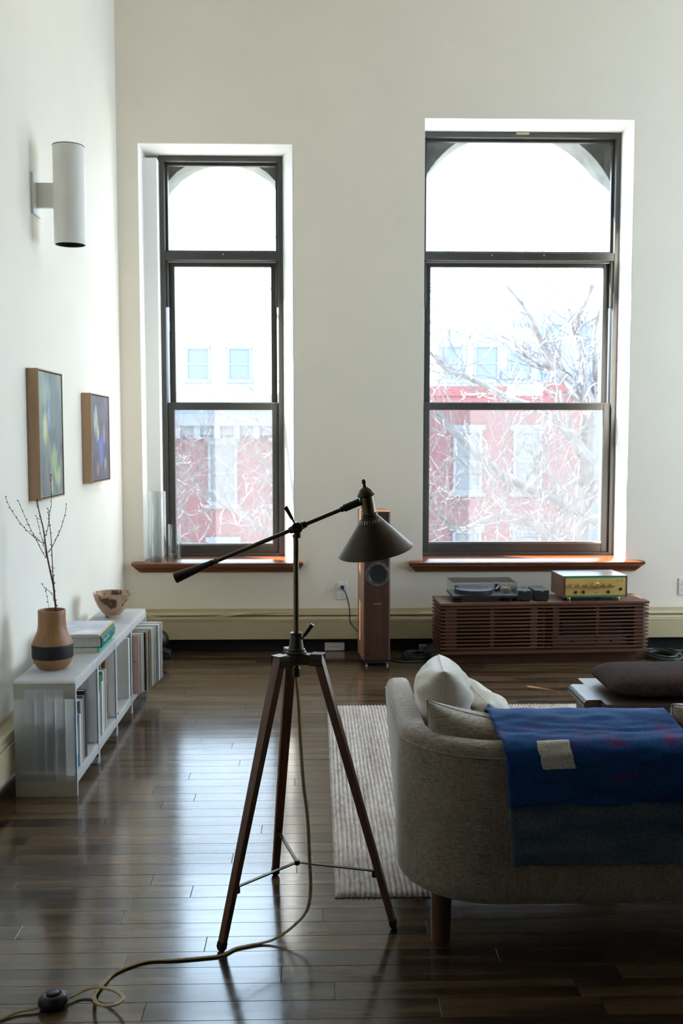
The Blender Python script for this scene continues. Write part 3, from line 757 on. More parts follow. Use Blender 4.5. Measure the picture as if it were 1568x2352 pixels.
MB(T(SX1 - .05, y - .018, .0935 + .285)).lathe([(0, 0), (.010, .001), (.019, .010), (.021, .020), (.018, .032), (.009, .040), (0, .041)], 24).build('glass_ball', M['vglass'])
tag(bpy.data.objects['glass_ball'], 'small clear glass knob resting on the plum patterned book', 'ornament')
b2 = [('thin tan book at the near end of the second bay', .012, .225, .17, 'tan', None, 0), ('worn ivory paperback leaning beside the tan book', .022, .208, .16, 'ivory', 'rose', .0), ('grey book with a green top edge in the second bay', .026, .250, .19, 'slate', None, 0), ('white spined paperback behind the green topped book', .026, .245, .18, 'white', None, .002),
      ('tall silver binder in the second bay', .050, .282, .21, 'silver', None, .0), ('pale sage folder rising highest in the second bay', .012, .325, .15, 'sage', None, -.02), ('spiral bound white notebook beside the silver binder', .012, .278, .21, 'white', 'black', 0), ('warm brown tall book ending the second bay', .032, .315, .22, 'brown', None, -.004)]
y = SY[1] + .05
for L, th, h, d, c, sp, dx in b2:
    bk = book(L, y, th, h, d, CV[c], SX1 - .012 + dx, spine=CV[sp] if sp else None, grp='books in the second shelf bay'); y += th + .003
    if 'green top' in L: bx('top_band', -d, .002, .0, th, h, h + .022, CV['green'], bk)
bk = book('thin white booklet leaning in the third bay', SY[2] + .035, .008, .23, .15, CV['white'], SX1 - .03, lean=R(-5))
bk = book('slim ivory booklet beside the white booklet in the third bay', SY[2] + .050, .010, .215, .15, CV['ivory'], SX1 - .035, lean=R(-5))
t = thing('record_box', 'blank pale grey record slipcase facing out in the third bay', 'record', (SX1 - .002, SY[3] - .062, .0935))
bx('sleeve', -.240, 0, 0, .022, 0, .315, CV['white'], t, .001); bx('edge_strip', -.012, .0006, .0225, .030, 0, .312, CV['ivory'], t)
o = MB().cyl((-.965, 4.815, .0975), (-.985, 4.865, .0975), .004, n=8).build('pen', CV['navy']); tag(o, 'short dark pen lying on the bottom of the third bay', 'pen')
# records
recs = [('pink', 'pink and cream record sleeve showing its face at the near end of the row', .005, 0.0), ('white', 'white record sleeve right behind the pink sleeve', .006, .010), ('white', 'second white record sleeve behind the pink sleeve', .006, .016), ('black', 'black record sleeve third behind the pink sleeve', .008, .024),
        ('ivory', 'ivory record sleeve just behind the black sleeve', .006, .028), ('olive', 'olive record sleeve behind the black sleeve', .005, .030), ('tan', 'tan record sleeve next to the olive one', .006, .033), ('rose', 'thick pale rose record sleeve in the middle of the row', .014, .040), ('white', 'white record sleeve between the rose and teal sleeves', .008, .043),
        ('teal', 'pale teal record sleeve in the far half of the row', .007, .046), ('cream', 'cream record sleeve next to the pale teal one', .006, .048), ('slate', 'dark slate record sleeve behind the cream and teal sleeves', .005, .050), ('white', 'thick white boxed record behind the slate sleeve', .022, .058), ('rose', 'pale rose record sleeve behind the thick white box', .008, .062),
        ('white', 'white record sleeve with black marks, last but one in the row', .007, .066), ('silver', 'silver grey record sleeve ending the row at the wall', .006, .045)]
y = SY[3] + .024
for i, (c, L, th, dx) in enumerate(recs):
    t = thing('record', L, 'record', (SX1 + .036 + dx, y, .0945), rz=R(random.Random(i).uniform(-.6, .6)), group='records in the far shelf bay')
    bx('sleeve', -.262, 0, 0, th, 0, .313 + (.003 if i % 3 else 0), CV[c], t, .0006, 1)
    if i == 0:
        Mt = Matrix(((1, 0, 0, -.020), (0, 0, -1, -.0004), (0, 1, 0, .172), (0, 0, 0, 1)))
        text('lettering', 'DAY', .011, CV['black'], t, Mt)
        bx('printed_bar', -.041, -.036, -.0006, 0, .27, .30, CV['slate'], t)
        bx('printed_bar', -.010, -.0088, -.0006, 0, .125, .160, CV['slate'], t)
    if c == 'white' and 'black marks' in L:
        for k in range(5): bx('printed_mark', .0, .0006, .001, th - .001, .03 + k * .035, .05 + k * .035, CV['black'], t)
    y += th + .0175
# vase and branch
t = thing('vase', 'turned wooden vase with a black band on the frosted shelf', 'vase', (-1.105, 4.175, SZ))
prof = [(0, 0), (.046, 0), (.058, .004), (.070, .018), (.079, .036), (.0825, .052), (.0833, .060), (.0835, .100), (.0825, .112), (.077, .125), (.068, .143), (.061, .162), (.0575, .185), (.0565, .215), (.0565, .246), (.0555, .249), (.0515, .249), (.0505, .246), (.0505, .20), (.054, .17), (.070, .12), (.072, .07), (.055, .02), (0, .015)]
MB().lathe(prof, 56).build('body', M['turned'], t, ang=60)
MB().lathe([(.0828, .050), (.0846, .051), (.0850, .060), (.0852, .098), (.0846, .106), (.0828, .107)], 56, close=True).build('band', plain('speckled_black_band', (.014, .014, .014), .6, 0, .4, .4, 200), t, ang=60)
BR = dict(main=[(.017, 0, .02), (.017, 0, .243), (.013, .002, .293), (.009, .003, .346), (-.003, .005, .407), (-.014, .007, .465), (-.022, .008, .525), (-.029, .010, .583), (-.039, .012, .628), (-.049, .013, .675), (-.054, .015, .714)],
    second=[(.020, -.004, .05), (.020, -.005, .244), (.016, -.011, .308), (.015, -.017, .362), (.014, -.024, .416), (.014, -.030, .495), (.013, -.036, .561), (.010, -.043, .614), (.009, -.049, .658), (.009, -.055, .678)],
    rf=[(-.011, .003, .489), (.010, -.013, .512), (.038, -.028, .562), (.059, -.044, .600), (.079, -.059, .657), (.089, -.075, .699)],
    l1=[(-.015, .003, .466), (-.032, .012, .483), (-.060, .021, .534), (-.071, .030, .552), (-.087, .039, .576), (-.107, .048, .614), (-.122, .057, .645), (-.137, .066, .674), (-.151, .075, .705)],
    l2=[(-.025, .005, .526), (-.053, -.003, .544), (-.091, -.012, .583), (-.112, -.020, .610), (-.140, -.028, .655), (-.157, -.037, .693), (-.167, -.045, .727)],
    mid=[(-.018, .003, .473), (-.029, .011, .517), (-.042, .020, .558), (-.054, .028, .600), (-.062, .037, .626), (-.068, .045, .642)],
    up=[(-.024, .005, .552), (-.014, .012, .583), (-.008, .019, .624), (-.006, .026, .653), (-.002, .034, .681), (-.001, .041, .726), (-.004, .048, .778), (-.008, .055, .812)],
    stub=[(-.052, .015, .675), (-.057, .020, .685), (-.062, .025, .698)], low=[(.009, 0, .304), (-.003, -.012, .327), (-.017, -.023, .342), (-.033, -.035, .368)], drop=[(-.016, -.025, .341), (-.014, -.022, .315), (-.010, -.018, .288), (-.005, -.015, .245)])
BRR = dict(main=(.0052, .0022), second=(.0034, .001), rf=(.0018, .0009), l1=(.0016, .0009), l2=(.0017, .0009), mid=(.0013, .0008), up=(.0016, .0008), stub=(.0012, .0008), low=(.0014, .0008), drop=(.0011, .0008))
t = thing('branch', 'bare budding branch standing in the wooden vase', 'branch', (-1.105, 4.175, SZ + .0))
rb_ = random.Random(2)
for k, pts in BR.items():
    sp = spline(pts, 5); n = len(sp); r0, r1 = BRR[k]
    MB().tube(sp, [r0 + (r1 - r0) * i / (n - 1) for i in range(n)], 6).build('stem' if k in ('main', 'second') else 'twig', M['twig'], t)
    L = sum((sp[i + 1] - sp[i]).length for i in range(n - 1)); nb = max(2, int(L / .022)); nb = min(nb, 14)
    for j in range(nb):
        i = min(n - 2, int((j + .7) / nb * (n - 1)))
        p = sp[i]
        if p.z < .26: continue
        d = (sp[i + 1] - sp[i]).normalized(); s_ = d.orthogonal().normalized(); s_ = Matrix.Rotation(rb_.uniform(0, 6.28), 3, d) @ s_
        q = (d * .8 + s_ * .8).normalized(); rr_ = r0 + (r1 - r0) * i / n
        MB().tube([p + s_ * rr_ * .5, p + s_ * rr_ * .6 + q * .002, p + s_ * rr_ + q * .004, p + s_ * rr_ + q * .0075], [.0012, .0022, .0018, .0003], 5).build('bud', M['bud'], t)
for p in [(-.043, .012, .627), (-.107, .048, .60), (-.058, .021, .548), (.018, -.02, .425), (.016, -.012, .36), (.013, -.002, .318), (.012, .0, .305), (.010, .001, .296), (-.018, -.024, .343), (.021, -.004, .262), (-.028, .01, .53)]:
    mb = MB()
    for k in range(5):
        a = 2 * pi * k / 5 + p[0] * 50; d = Vector((cos(a), sin(a) * .7, .5)); pp = Vector(p)
        mb.tube([pp, pp + d * .003, pp + d * .006], [.0008, .0022, .0004], 5)
    mb.build('blossom', M['blossom'], t)
# bowl
def bowl_mat():
    m = NT('splashed_clay'); v = m.coords(); v2 = m.coords((1, 1, 1.6))
    c = m.ramp(m.noise(v, 12, 4, .6, .6), [(.35, (.36, .22, .13)), (.55, (.50, .34, .22)), (.7, (.42, .38, .33))])
    f = m.ramp(m.noise(v2, 8, 3, .6, 1.8), [(.54, (0, 0, 0)), (.565, (1, 1, 1))])
    m.col(m.mix(f, c, (.10, .045, .028))).rm(.4, 0, .4); return m.m
t = thing('bowl', 'footed clay bowl with brown splashes at the far end of the shelf', 'bowl', (-1.095, 5.37, SZ))
MB().lathe([(0, .004), (.030, .004), (.036, 0), (.042, 0), (.0425, .010), (.040, .014), (.055, .028), (.076, .058), (.092, .092), (.1025, .130), (.1030, .134), (.1005, .1345), (.097, .128), (.086, .093), (.068, .058), (.045, .030), (.02, .022), (0, .020)], 56).build('body', bowl_mat(), t, ang=60)
# books on top: flat stack
def flat_book(label, z, th, x0, x1, y0, y1, cov, spine, rz=0, lettering=None, soft=False, name='book'):
    t = thing(name, label, 'book', ((x0 + x1) / 2, (y0 + y1) / 2, z), rz, 'books stacked flat on the shelf')
    a, b = (x1 - x0) / 2, (y1 - y0) / 2; c = .0012 if soft else .0025
    mb = MB(); mb.box(-a, a, -b, b, 0, c); mb.box(-a, a, -b, b, th - c, th); mb.build('cover', cov, t, smooth=False)
    pr = [(a - .002, 0), (a + .002, th * .1), (a + .004, th * .3), (a + .0045, th * .5), (a + .004, th * .7), (a + .002, th * .9), (a - .002, th)] if not soft else [(a - .002, 0), (a + .0008, .0006), (a + .0008, th - .0006), (a - .002, th)]
    Mx = Matrix(((1, 0, 0, 0), (0, 0, 1, 0), (0, 1, 0, 0), (0, 0, 0, 1)))
    MB().prism(pr, -b, b, Mx).build('spine', spine, t, ang=50)
    bx('pages', -a + .003, a - .004, -b + (.001 if soft else .004), b - (.001 if soft else .004), c, th - c, M['page'], t)
    if lettering:
        Mt = Matrix(((0, 0, 1, a + .0046), (1, 0, 0, -b * .35), (0, 1, 0, th / 2), (0, 0, 0, 1)))
        text('lettering', lettering, .024, CV['white'], t, Mt)
        Mt = Matrix(((0, 0, 1, a + .0046), (1, 0, 0, b * .75), (0, 1, 0, th / 2), (0, 0, 0, 1)))
        text('lettering', 'Son', .014, CV['white'], t, Mt)
    return t
flat_book('white paperback with an emerald spine under the teal hardback', SZ + .0005, .022, -1.19, -.979, 4.47, 4.775, CV['white'], CV['emerald'], 0, soft=True)
flat_book('thick teal hardback lying between the emerald paperback and pale magazine', SZ + .0228, .052, -1.19, -.968, 4.47, 4.785, CV['dkteal'], CV['dkteal'], R(1), lettering='Xanghe Zhao')
m = NT('cloudy_print_cover'); c = m.ramp(m.noise(m.coords(), 7, 4, .5, .5), [(.38, (.38, .42, .58)), (.55, (.52, .56, .68)), (.62, (.78, .78, .80))]); m.col(c).rm(.3)
flat_book('pale blue magazine with an orange spine on top of the stack', SZ + .0752, .012, -1.19, -.976, 4.455, 4.79, m.m, CV['orange'], R(.5), soft=True)

# ------------------------------------------------------------------ outlets, cables, small floor things
def outlet(label, x, z):
    t = thing('wall_outlet', label, 'outlet', (x, YB, z))
    bx('cover_plate', -.035, .035, -.006, -.0005, -.058, .058, M['white'], t, .003)
    for k in (-.024, .024):
        r_ = bx('receptacle', -.017, .017, -.0075, -.005, k - .015, k + .015, M['white'], t, .002)
        for q in (-.006, .006): bx('slot', q - .001, q + .001, -.0079, -.0074, k - .001, k + .008, M['dark'], r_)
        MB().cyl((0, -.0074, k - .008), (0, -.0079, k - .008), .0024, n=10).build('slot', M['dark'], r_)
    MB().cyl((0, -.0055, 0), (0, -.0075, 0), .003, n=10).build('screw', M['screw'], t)
    return t
outlet('white wall outlet with a black plug beside the tower speaker', .177, .404)
t2 = outlet('white wall outlet beyond the slatted console', 2.500, .425)
t = thing('power_cable', 'black power cable hanging from the outlet to the tower speaker', 'cord', (.177, YB, .428))
bx('plug', -.011, .011, -.030, -.0078, -.010, .014, M['black'], t, .003)
oc = [(.177, 6.672, .424), (.181, 6.655, .418), (.196, 6.640, .400), (.213, 6.615, .348), (.224, 6.600, .278), (.224, 6.595, .221), (.241, 6.585, .188), (.272, 6.55, .159), (.305, 6.50, .146), (.35, 6.476, .145)]
MB().tube([Vector((x - .177, y - YB, z - .428)) for x, y, z in spline(oc, 6)], .0042, 8).build('wire', M['black'], t)
wc = [(XL + .06, 6.60, .266), (-1.20, 6.605, .264), (-1.113, 6.618, .250), (-.941, 6.620, .236), (-.797, 6.620, .235), (-.595, 6.622, .250), (-.422, 6.632, .2645), (-.249, 6.645, .266), (-.075, 6.650, .266), (.217, 6.652, .266), (.509, 6.652, .266), (.70, 6.652, .266)]
o = MB().tube(spline(wc, 6), .0038, 8).build('cable', M['cream']); tag(o, 'thin cream cable drooping along the heater cover', 'cable')
def coil(label, cx, cy, rx, ry, n, ends, seed, r=.0058):
    rr = random.Random(seed); pts = []
    N = 22
    if ends[0]: pts += ends[0]
    for k in range(n * N + 1):
        a = 2 * pi * k / N; q = k // N
        jx = .010 * sin(q * 2.1 + seed); jy = .012 * cos(q * 1.7)
        s_ = 1 - .055 * ((q * 3) % 5) + .02 * sin(a * 2 + q)
        pts.append((cx + jx + rx * s_ * cos(a), cy + jy + ry * s_ * sin(a), r + .0105 * q * .62 + .003 * (1 + sin(a + q))))
    if ends[1]: pts += ends[1]
    o = MB().tube(spline(pts, 2), r, 8).build('cable_coil', M['hose']); return tag(o, label, 'cable')
coil('coiled dark green cable on the floor at the open end of the console', 2.262, 6.385, .103, .145, 5, ([(2.02, 6.66, .006), (2.12, 6.62, .006), (2.26, 6.555, .006), (2.345, 6.47, .006)], [(2.33, 6.46, .045), (2.36, 6.53, .03), (2.42, 6.56, .012), (2.6, 6.60, .006)]), 3)
coil('coiled dark green cable on the floor between speaker and console', .662, 6.455, .088, .115, 4, ([(.44, 6.48, .006), (.50, 6.33, .006), (.58, 6.30, .006), (.68, 6.315, .006), (.742, 6.40, .006)], None), 5, .0062)
t = thing('power_strip', 'grey power strip on the floor beside the console', 'power strip', (.755, 6.635, 0))
bx('housing', -.062, .075, -.028, .028, .0, .046, plain('grey_plastic', (.22, .22, .24), .5), t, .004)
bx('switch', -.02, .02, -.010, .010, .0455, .051, M['black'], t, .002)
pc = [(.055, 0, .05), (.02, -.02, .062), (-.03, -.05, .035), (-.08, -.075, .006), (-.14, -.07, .006), (-.18, -.03, .006), (-.20, .02, .006)]
MB().tube(spline(pc, 6), .0042, 8).build('wire', M['black'], t)
t = thing('junction_box', 'small white box lying under the heater on the floor', 'box', (.125, 6.672, 0))
bx('body', -.066, .066, -.010, .010, .002, .056, M['white'], t, .003)
bx('printed_line', -.045, .045, -.0108, -.0098, .028, .031, plain('grey_print', (.35, .34, .33), .6), t)
for q in (-.058, .058):
    for z in (.008, .050): bx('clip', q - .004, q + .004, -.012, -.0095, z - .003, z + .003, M['white'], t, .001)
t = thing('floor_spotlight', 'small black floor spotlight with a wedge foot behind the records', 'lamp', (-1.02, 6.48, 0))
MB().prism([(-.075, 0), (.085, 0), (.072, .045), (.02, .062), (-.05, .062)], -.05, .05, Matrix(((1, 0, 0, 0), (0, 0, 1, 0), (0, 1, 0, 0), (0, 0, 0, 1)))).build('foot', M['black'], t, .004)
MB(T(-.005, 0, .125) @ RY(R(-62)) @ RX(R(20))).lathe([(0, -.06), (.035, -.055), (.055, -.03), (.062, 0), (.063, .055), (.058, .057), (.05, .03), (0, .02)], 28).build('lamp_head', M['black'], t, ang=50)
bx('stem', -.012, .012, -.008, .008, .055, .10, M['black'], t, .002)
# clear cylinders on the sill
def cylinder_vase(label, x, y, r, h, base):
    t = thing('glass_vase', label, 'vase', (x, y, .6072), group=None)
    MB().lathe([(0, .0), (r - .002, 0), (r, .003), (r, h - .002), (r - .0015, h), (r - .003, h - .002), (r - .0032, base), (0, base - .002)], 40).build('body', M['vglass'], t, ang=50)
    MB().lathe([(0, .0022), (r - .006, .0022), (r - .005, .006), (r - .005, base - .005), (0, base - .005)], 32).build('base', glassy('thick_glass_base', (.80, .84, .86), .12, .05, .7), t)
cylinder_vase('tall clear glass cylinder vase standing on the sill by the corner', -1.068, 6.755, .0585, .468, .030)
cylinder_vase('short clear glass cylinder vase behind the tall one on the sill', -.965, 6.835, .0425, .236, .028)

# ------------------------------------------------------------------ tower speaker
t = thing('tower_speaker', 'tall narrow brown wooden floor standing loudspeaker by the wall', 'speaker', (.3845, 6.209, 0), R(6))
SW, SD, SH = .0835, .27, .975
MB().prism([(-SW + .010, 0), (SW - .010, 0), (SW, .010), (SW, SD), (-SW, SD), (-SW, .010)], .038, SH).build('cabinet', M['spkw'], t, .0015, smooth=False)
bx('front_baffle', -SW + .011, SW - .011, -.004, .004, .04, SH - .004, M['spkw'], t, .001)
bx('sunlit_side', -SW - .0012, -SW + .0003, .012, SD, .04, SH - .002, M['spk_sunlit'], t); bx('sunlit_top', -SW + .001, SW - .001, .003, SD, SH, SH + .0012, M['spk_sunlit'], t)  # sun on the left side and top painted as thin lighter sheets
bx('plinth', -SW + .004, SW - .004, .004, SD - .01, .018, .040, M['blackm'], t, .003)
for x in (-.066, .066):
    for yv in (.02, SD - .03): MB().lathe([(0, 0), (.008, 0), (.008, .003), (.003, .004), (.003, .018)], 12, T(x, yv, 0)).build('spike', M['steel'], t)
def driver(z, r, nm, scr=6):
    Mx = T(0, -.004, z) @ RX(pi / 2)
    rg = MB(Mx).lathe([(r * .80, .0), (r * .80, .003), (r * .83, .006), (r * .98, .005), (r, .0)], 44).build(nm, plain('driver_ring', (.12, .12, .125), .45, .4), t)
    MB(Mx).lathe([(r * .81, .004), (r * .76, .0075), (r * .70, .005), (r * .66, .0)] + [(r * .40, -.012), (r * .38, -.012), (r * .34, -.004), (r * .2, .003), (0, .005)], 44).build('cone', M['black'], rg, ang=60)
    for k in range(scr):
        a = 2 * pi * k / scr + pi / 2
        MB(Mx).cyl((r * .905 * cos(a), r * .905 * sin(a), .005), (r * .905 * cos(a), r * .905 * sin(a), .0068), .0028, n=8).build('screw', M['screw'], rg)
driver(.585, .0765, 'woofer'); driver(.78, .0745, 'woofer'); driver(.895, .042, 'tweeter', 4)
for x in (-.058, .058):
    for z in (.944, .669, .425, .075): MB().cyl((x, -.003, z), (x, -.0065, z), .0068, n=14).build('grille_socket', M['blackm'], t)
text('lettering', 'DYNAUDIO', .0095, M['screw'], t, Matrix(((1, 0, 0, 0), (0, 0, -1, -.0042), (0, 1, 0, .397), (0, 0, 0, 1))))

# ------------------------------------------------------------------ slatted console
CW, CD, CH = 1.347, .318, .396
RC = R(3.0)
t = thing('media_console', 'low walnut media console with horizontal slats under the wider window', 'cabinet', (.782, 6.205, 0), RC)
Mcon = T(.782, 6.205, 0) @ RZ(RC)
bx('top_board', 0, CW, 0, CD, CH - .016, CH, M['walnut'], t, .0015)
bx('plinth', .055, CW - .05, .075, CD - .02, 0, .078, M['walnut'], t)
mb = MB(); mb.box(.040, CW - .040, CD - .012, CD, .078, CH - .016); mb.box(.040, CW - .040, .018, CD, .078, .094)
mb.box(.040, .056, .035, CD, .09, CH - .016); mb.box(CW - .056, CW - .04, .035, CD, .09, CH - .016); mb.box(.665, .682, .035, CD, .09, CH - .016); mb.box(.05, CW - .05, .02, CD, CH - .034, CH - .016)
mb.build('carcass', M['walnut'], t, .001)
bx('base_rail', .0, CW, .0, CD, .070, .088, M['walnut'], t, .001)
NS = 12; z0, z1 = .108, .366
SZS = [z0 + (z1 - z0) * k / (NS - 1) for k in range(NS)]
for side, (xa, xb, stiles) in enumerate(((.003, .6715, ((.032, .104), (.322, .342), (.578, .622))), (.6755, CW - .003, ((.722, .764), (1.004, 1.022), (1.255, 1.312))))):
    d = thing('door', None, None); d.parent = t
    for a, b in stiles: bx('stile', a, b, .012, .030, .092, CH - .020, M['walnutv'], d, .001)
    bx('rail', stiles[0][0], stiles[-1][1], .012, .030, .092, .112, M['walnut'], d); bx('rail', stiles[0][0], stiles[-1][1], .012, .030, CH - .038, CH - .020, M['walnut'], d)
    for z in SZS: bx('slat', xa, xb, .0, .0135, z - .0045, z + .0045, M['walnut'], d, .0008, 1)
for z in SZS:
    bx('slat', 0, .0405, .014, CD, z - .0045, z + .0045, M['walnut'], t, .0008, 1)
    bx('slat', CW - .0405, CW, .014, CD, z - .0045, z + .0045, M['walnut'], t, .0008, 1)
def inner(label, x0, x1, z0, z1, mt, nm='stereo_component'):
    q = thing(nm, label, 'electronics', Mcon @ Vector(((x0 + x1) / 2, .06, z0)), RC)
    a = (x1 - x0) / 2; h = z1 - z0
    bx('housing', -a, a, 0, .2, .004, h, mt, q, .002); bx('front_plate', -a, a, -.004, 0, .006, h, mt, q, .001)
    for x in (-a * .6, a * .55): MB().cyl((x, -.004, h * .45), (x, -.012, h * .45), .009, n=16).build('knob', M['black'], q, .001)
    for x in (-a + .03, a - .03): bx('foot', x - .012, x + .012, .03, .06, 0, .004, M['black'], q)
inner('silver stereo component low behind the console door slats', .775, 1.22, .0945, .170, plain('dull_silver', (.34, .31, .28), .4, .5))
inner('black stereo component standing on the silver one behind the slats', .80, 1.19, .1705, .27, M['black'])

# turntable
t = thing('turntable', 'black turntable with record under a clear lid on the console', 'turntable', Mcon @ Vector((.085, .045, CH)), R(1.2))
TW, TD = .415, .27
MB().box(0, TW, 0, TD, .026, .042).build('plinth', M['black'], t, .002)
for x, yv in ((.05, .04), (TW - .05, .04), (.05, TD - .04), (TW - .05, TD - .04)): MB().lathe([(0, 0), (.016, 0), (.022, .006), (.022, .012), (.015, .018), (.015, .0265)], 20, T(x, yv, 0)).build('foot', M['black'], t)
bx('motor_housing', .165, .20, .10, .16, .008, .0265, M['black'], t, .003); bx('motor_housing', .28, .315, .10, .16, .010, .0265, M['black'], t, .003)
pl = MB(T(.158, .128, 0)).lathe([(0, .042), (.10, .042), (.118, .048), (.118, .064), (.115, .068), (0, .068)], 56).build('platter', M['black'], t)
MB(T(.158, .128, 0)).lathe([(.0035, .068), (.122, .0685), (.1225, .0695), (.121, .0702), (.05, .0702), (.0035, .0702)], 60).build('record', plain('dark_mat', (.045, .035, .05), .45), pl)
MB(T(.158, .128, 0)).lathe([(0, .068), (.003, .068), (.003, .082), (0, .083)], 12).build('spindle', M['steel'], pl)
ta = MB(); ta.cyl((.322, .19, .042), (.322, .19, .076), .021, n=24); ta.cyl((.322, .19, .076), (.322, .19, .088), .012, n=20); tb_ = ta.build('tonearm_base', M['black'], t, .002)
MB().tube(spline([(.322, .235, .084), (.322, .19, .084), (.315, .12, .082), (.285, .05, .078)], 6), .0035, 8).build('tonearm', M['steel'], tb_)
MB().cyl((.322, .225, .084), (.322, .25, .084), .012, n=18).build('counterweight', M['steel'], tb_, .002)
bx('headshell', .274, .292, .035, .058, .073, .081, M['black'], tb_, .001)
bx('arm_rest', .345, .375, .10, .13, .042, .075, plain('copper_block', (.5, .28, .16), .4, .5), t, .002)
LH = .118; e = .0035
mb = MB(); mb.box(.002, TW - .002, .002, .002 + e, .044, LH); mb.box(.002, TW - .002, TD - .002 - e, TD - .002, .044, LH); mb.box(.002, .002 + e, .002 + e, TD - .002 - e, .044, LH); mb.box(TW - .002 - e, TW - .002, .002 + e, TD - .002 - e, .044, LH); mb.box(.002, TW - .002, .002, TD - .002, LH, LH + e)
lid = mb.build('dust_cover', M['acryl'], t, smooth=False)
mb = MB(); mb.box(.001, TW - .001, .001, .004, LH + e, LH + e + .001); mb.box(TW - .004, TW - .0015, .001, .004, .044, LH + e); mb.box(.001, .004, .001, .004, .044, LH + e); mb.build('lid_edge', M['screw'], lid)
for x in (.07, TW - .07): bx('hinge', x - .015, x + .015, TD - .002, TD + .008, .035, .065, M['black'], t, .002)
# two small boxes
for i, (lx, lab) in enumerate(((.545, 'small black metal box next to the turntable'), (.660, 'small black metal box next to the gold amplifier'))):
    q = thing('phono_box', lab, 'electronics', Mcon @ Vector((lx, .045, CH)), R(1.5), 'two small black boxes on the console')
    bx('housing', -.044, .044, .002, .19, .010, .068, M['black'], q, .0015); bx('front_plate', -.045, .045, 0, .003, .009, .069, M['black'], q, .001)
    bx('top_cover', -.0445, .0445, .003, .19, .068, .0695, plain('satin_black_top', (.05, .055, .06), .28, .3), q, .0008)
    bx('emblem', -.008, .010, -.0006, .0002, .062, .0645, M['screw'], q); bx('printed_line', -.006, .006, -.0006, .0002, .016, .018, plain('grey_mark', (.2, .2, .2), .5), q)
    for x in (-.034, .034):
        for yv in (.02, .16): MB().cyl((x, yv, 0), (x, yv, .0105), .008, n=14).build('foot', M['black'], q)
# amplifier
t = thing('amplifier', 'gold fronted amplifier with wooden sides on the console', 'amplifier', Mcon @ Vector((.795, .035, CH)), R(3.4))
AW, AD, AZ, AH = .418, .27, .022, .160
bx('chassis', .013, AW - .013, .006, AD, AZ + .002, AH - .006, M['blackm'], t)
bx('side_panel', 0, .0125, .0, AD, AZ, AH - .002, M['walnut'], t, .001); bx('side_panel', AW - .0125, AW, .0, AD, AZ, AH - .002, M['walnut'], t, .001)
bx('top_plate', .004, AW - .004, .004, AD, AH - .002, AH + .0015, M['steel'], t, .001)
fp = bx('front_panel', .013, AW - .013, -.001, .006, AZ + .014, AH - .014, M['gold'], t, .0006)
bx('green_strip', .013, AW - .013, -.0005, .006, AH - .0138, AH - .003, M['green'], t); bx('green_strip', .013, AW - .013, -.0005, .006, AZ + .003, AZ + .0138, M['green'], t)
for k, (x, r) in enumerate(((.052, .0135), (.104, .0135), (.155, .0135), (.212, .0225), (.268, .0135), (.319, .0135))):
    z = .098
    kb = MB(T(x, -.001, z) @ RX(pi / 2)).lathe([(0, 0), (r, 0), (r, .004), (r * .9, .006), (r * .86, .019), (r * .8, .021), (0, .0205)], 32).build('knob', M['goldk'], t)
    if r < .02: bx('pointer', x - .0022, x + .0022, -.0235, -.0205, z - r * .75, z + r * .75, M['goldk'], kb, .0008)
for x in (.079, .130, .293): bx('switch', x - .008, x + .008, -.006, 0, .047, .066, M['black'], t, .0008); bx('switch_lever', x - .004, x + .004, -.011, -.005, .053, .060, M['black'], t, .001)
MB().cyl((.212, -.004, .052), (.212, .001, .052), .0035, n=12).build('indicator_lamp', M['black'], t)
MB(T(.374, -.001, .074) @ RX(pi / 2)).lathe([(.004, 0), (.0035, .003), (.0095, .003), (.0105, .001), (.0105, 0)], 24).build('headphone_socket', M['black'], t)
pm = plain('gold_print', (.32, .21, .06), .6)
for x in (.350, .359, .375, .384): bx('printed_mark', x - .003, x + .003, -.0014, -.0008, .128, .133, pm, fp)
for x, w_ in ((.3545, .014), (.3795, .012)): bx('printed_mark', x - w_ / 2, x + w_ / 2, -.0014, -.0008, .1195, .1215, pm, fp)
for x in (.097, .148, .225, .311): bx('printed_mark', x - .006, x + .008, -.0014, -.0008, .0555, .057, pm, fp)
for x, yv in ((.045, .035), (.370, .035), (.30, .22), (.08, .22)):
    MB(T(x, yv, 0)).lathe([(0, 0), (.012, 0), (.013, .002), (.013, .019), (.011, AZ + .003), (0, AZ + .003)], 24).build('foot', M['goldk'], t)

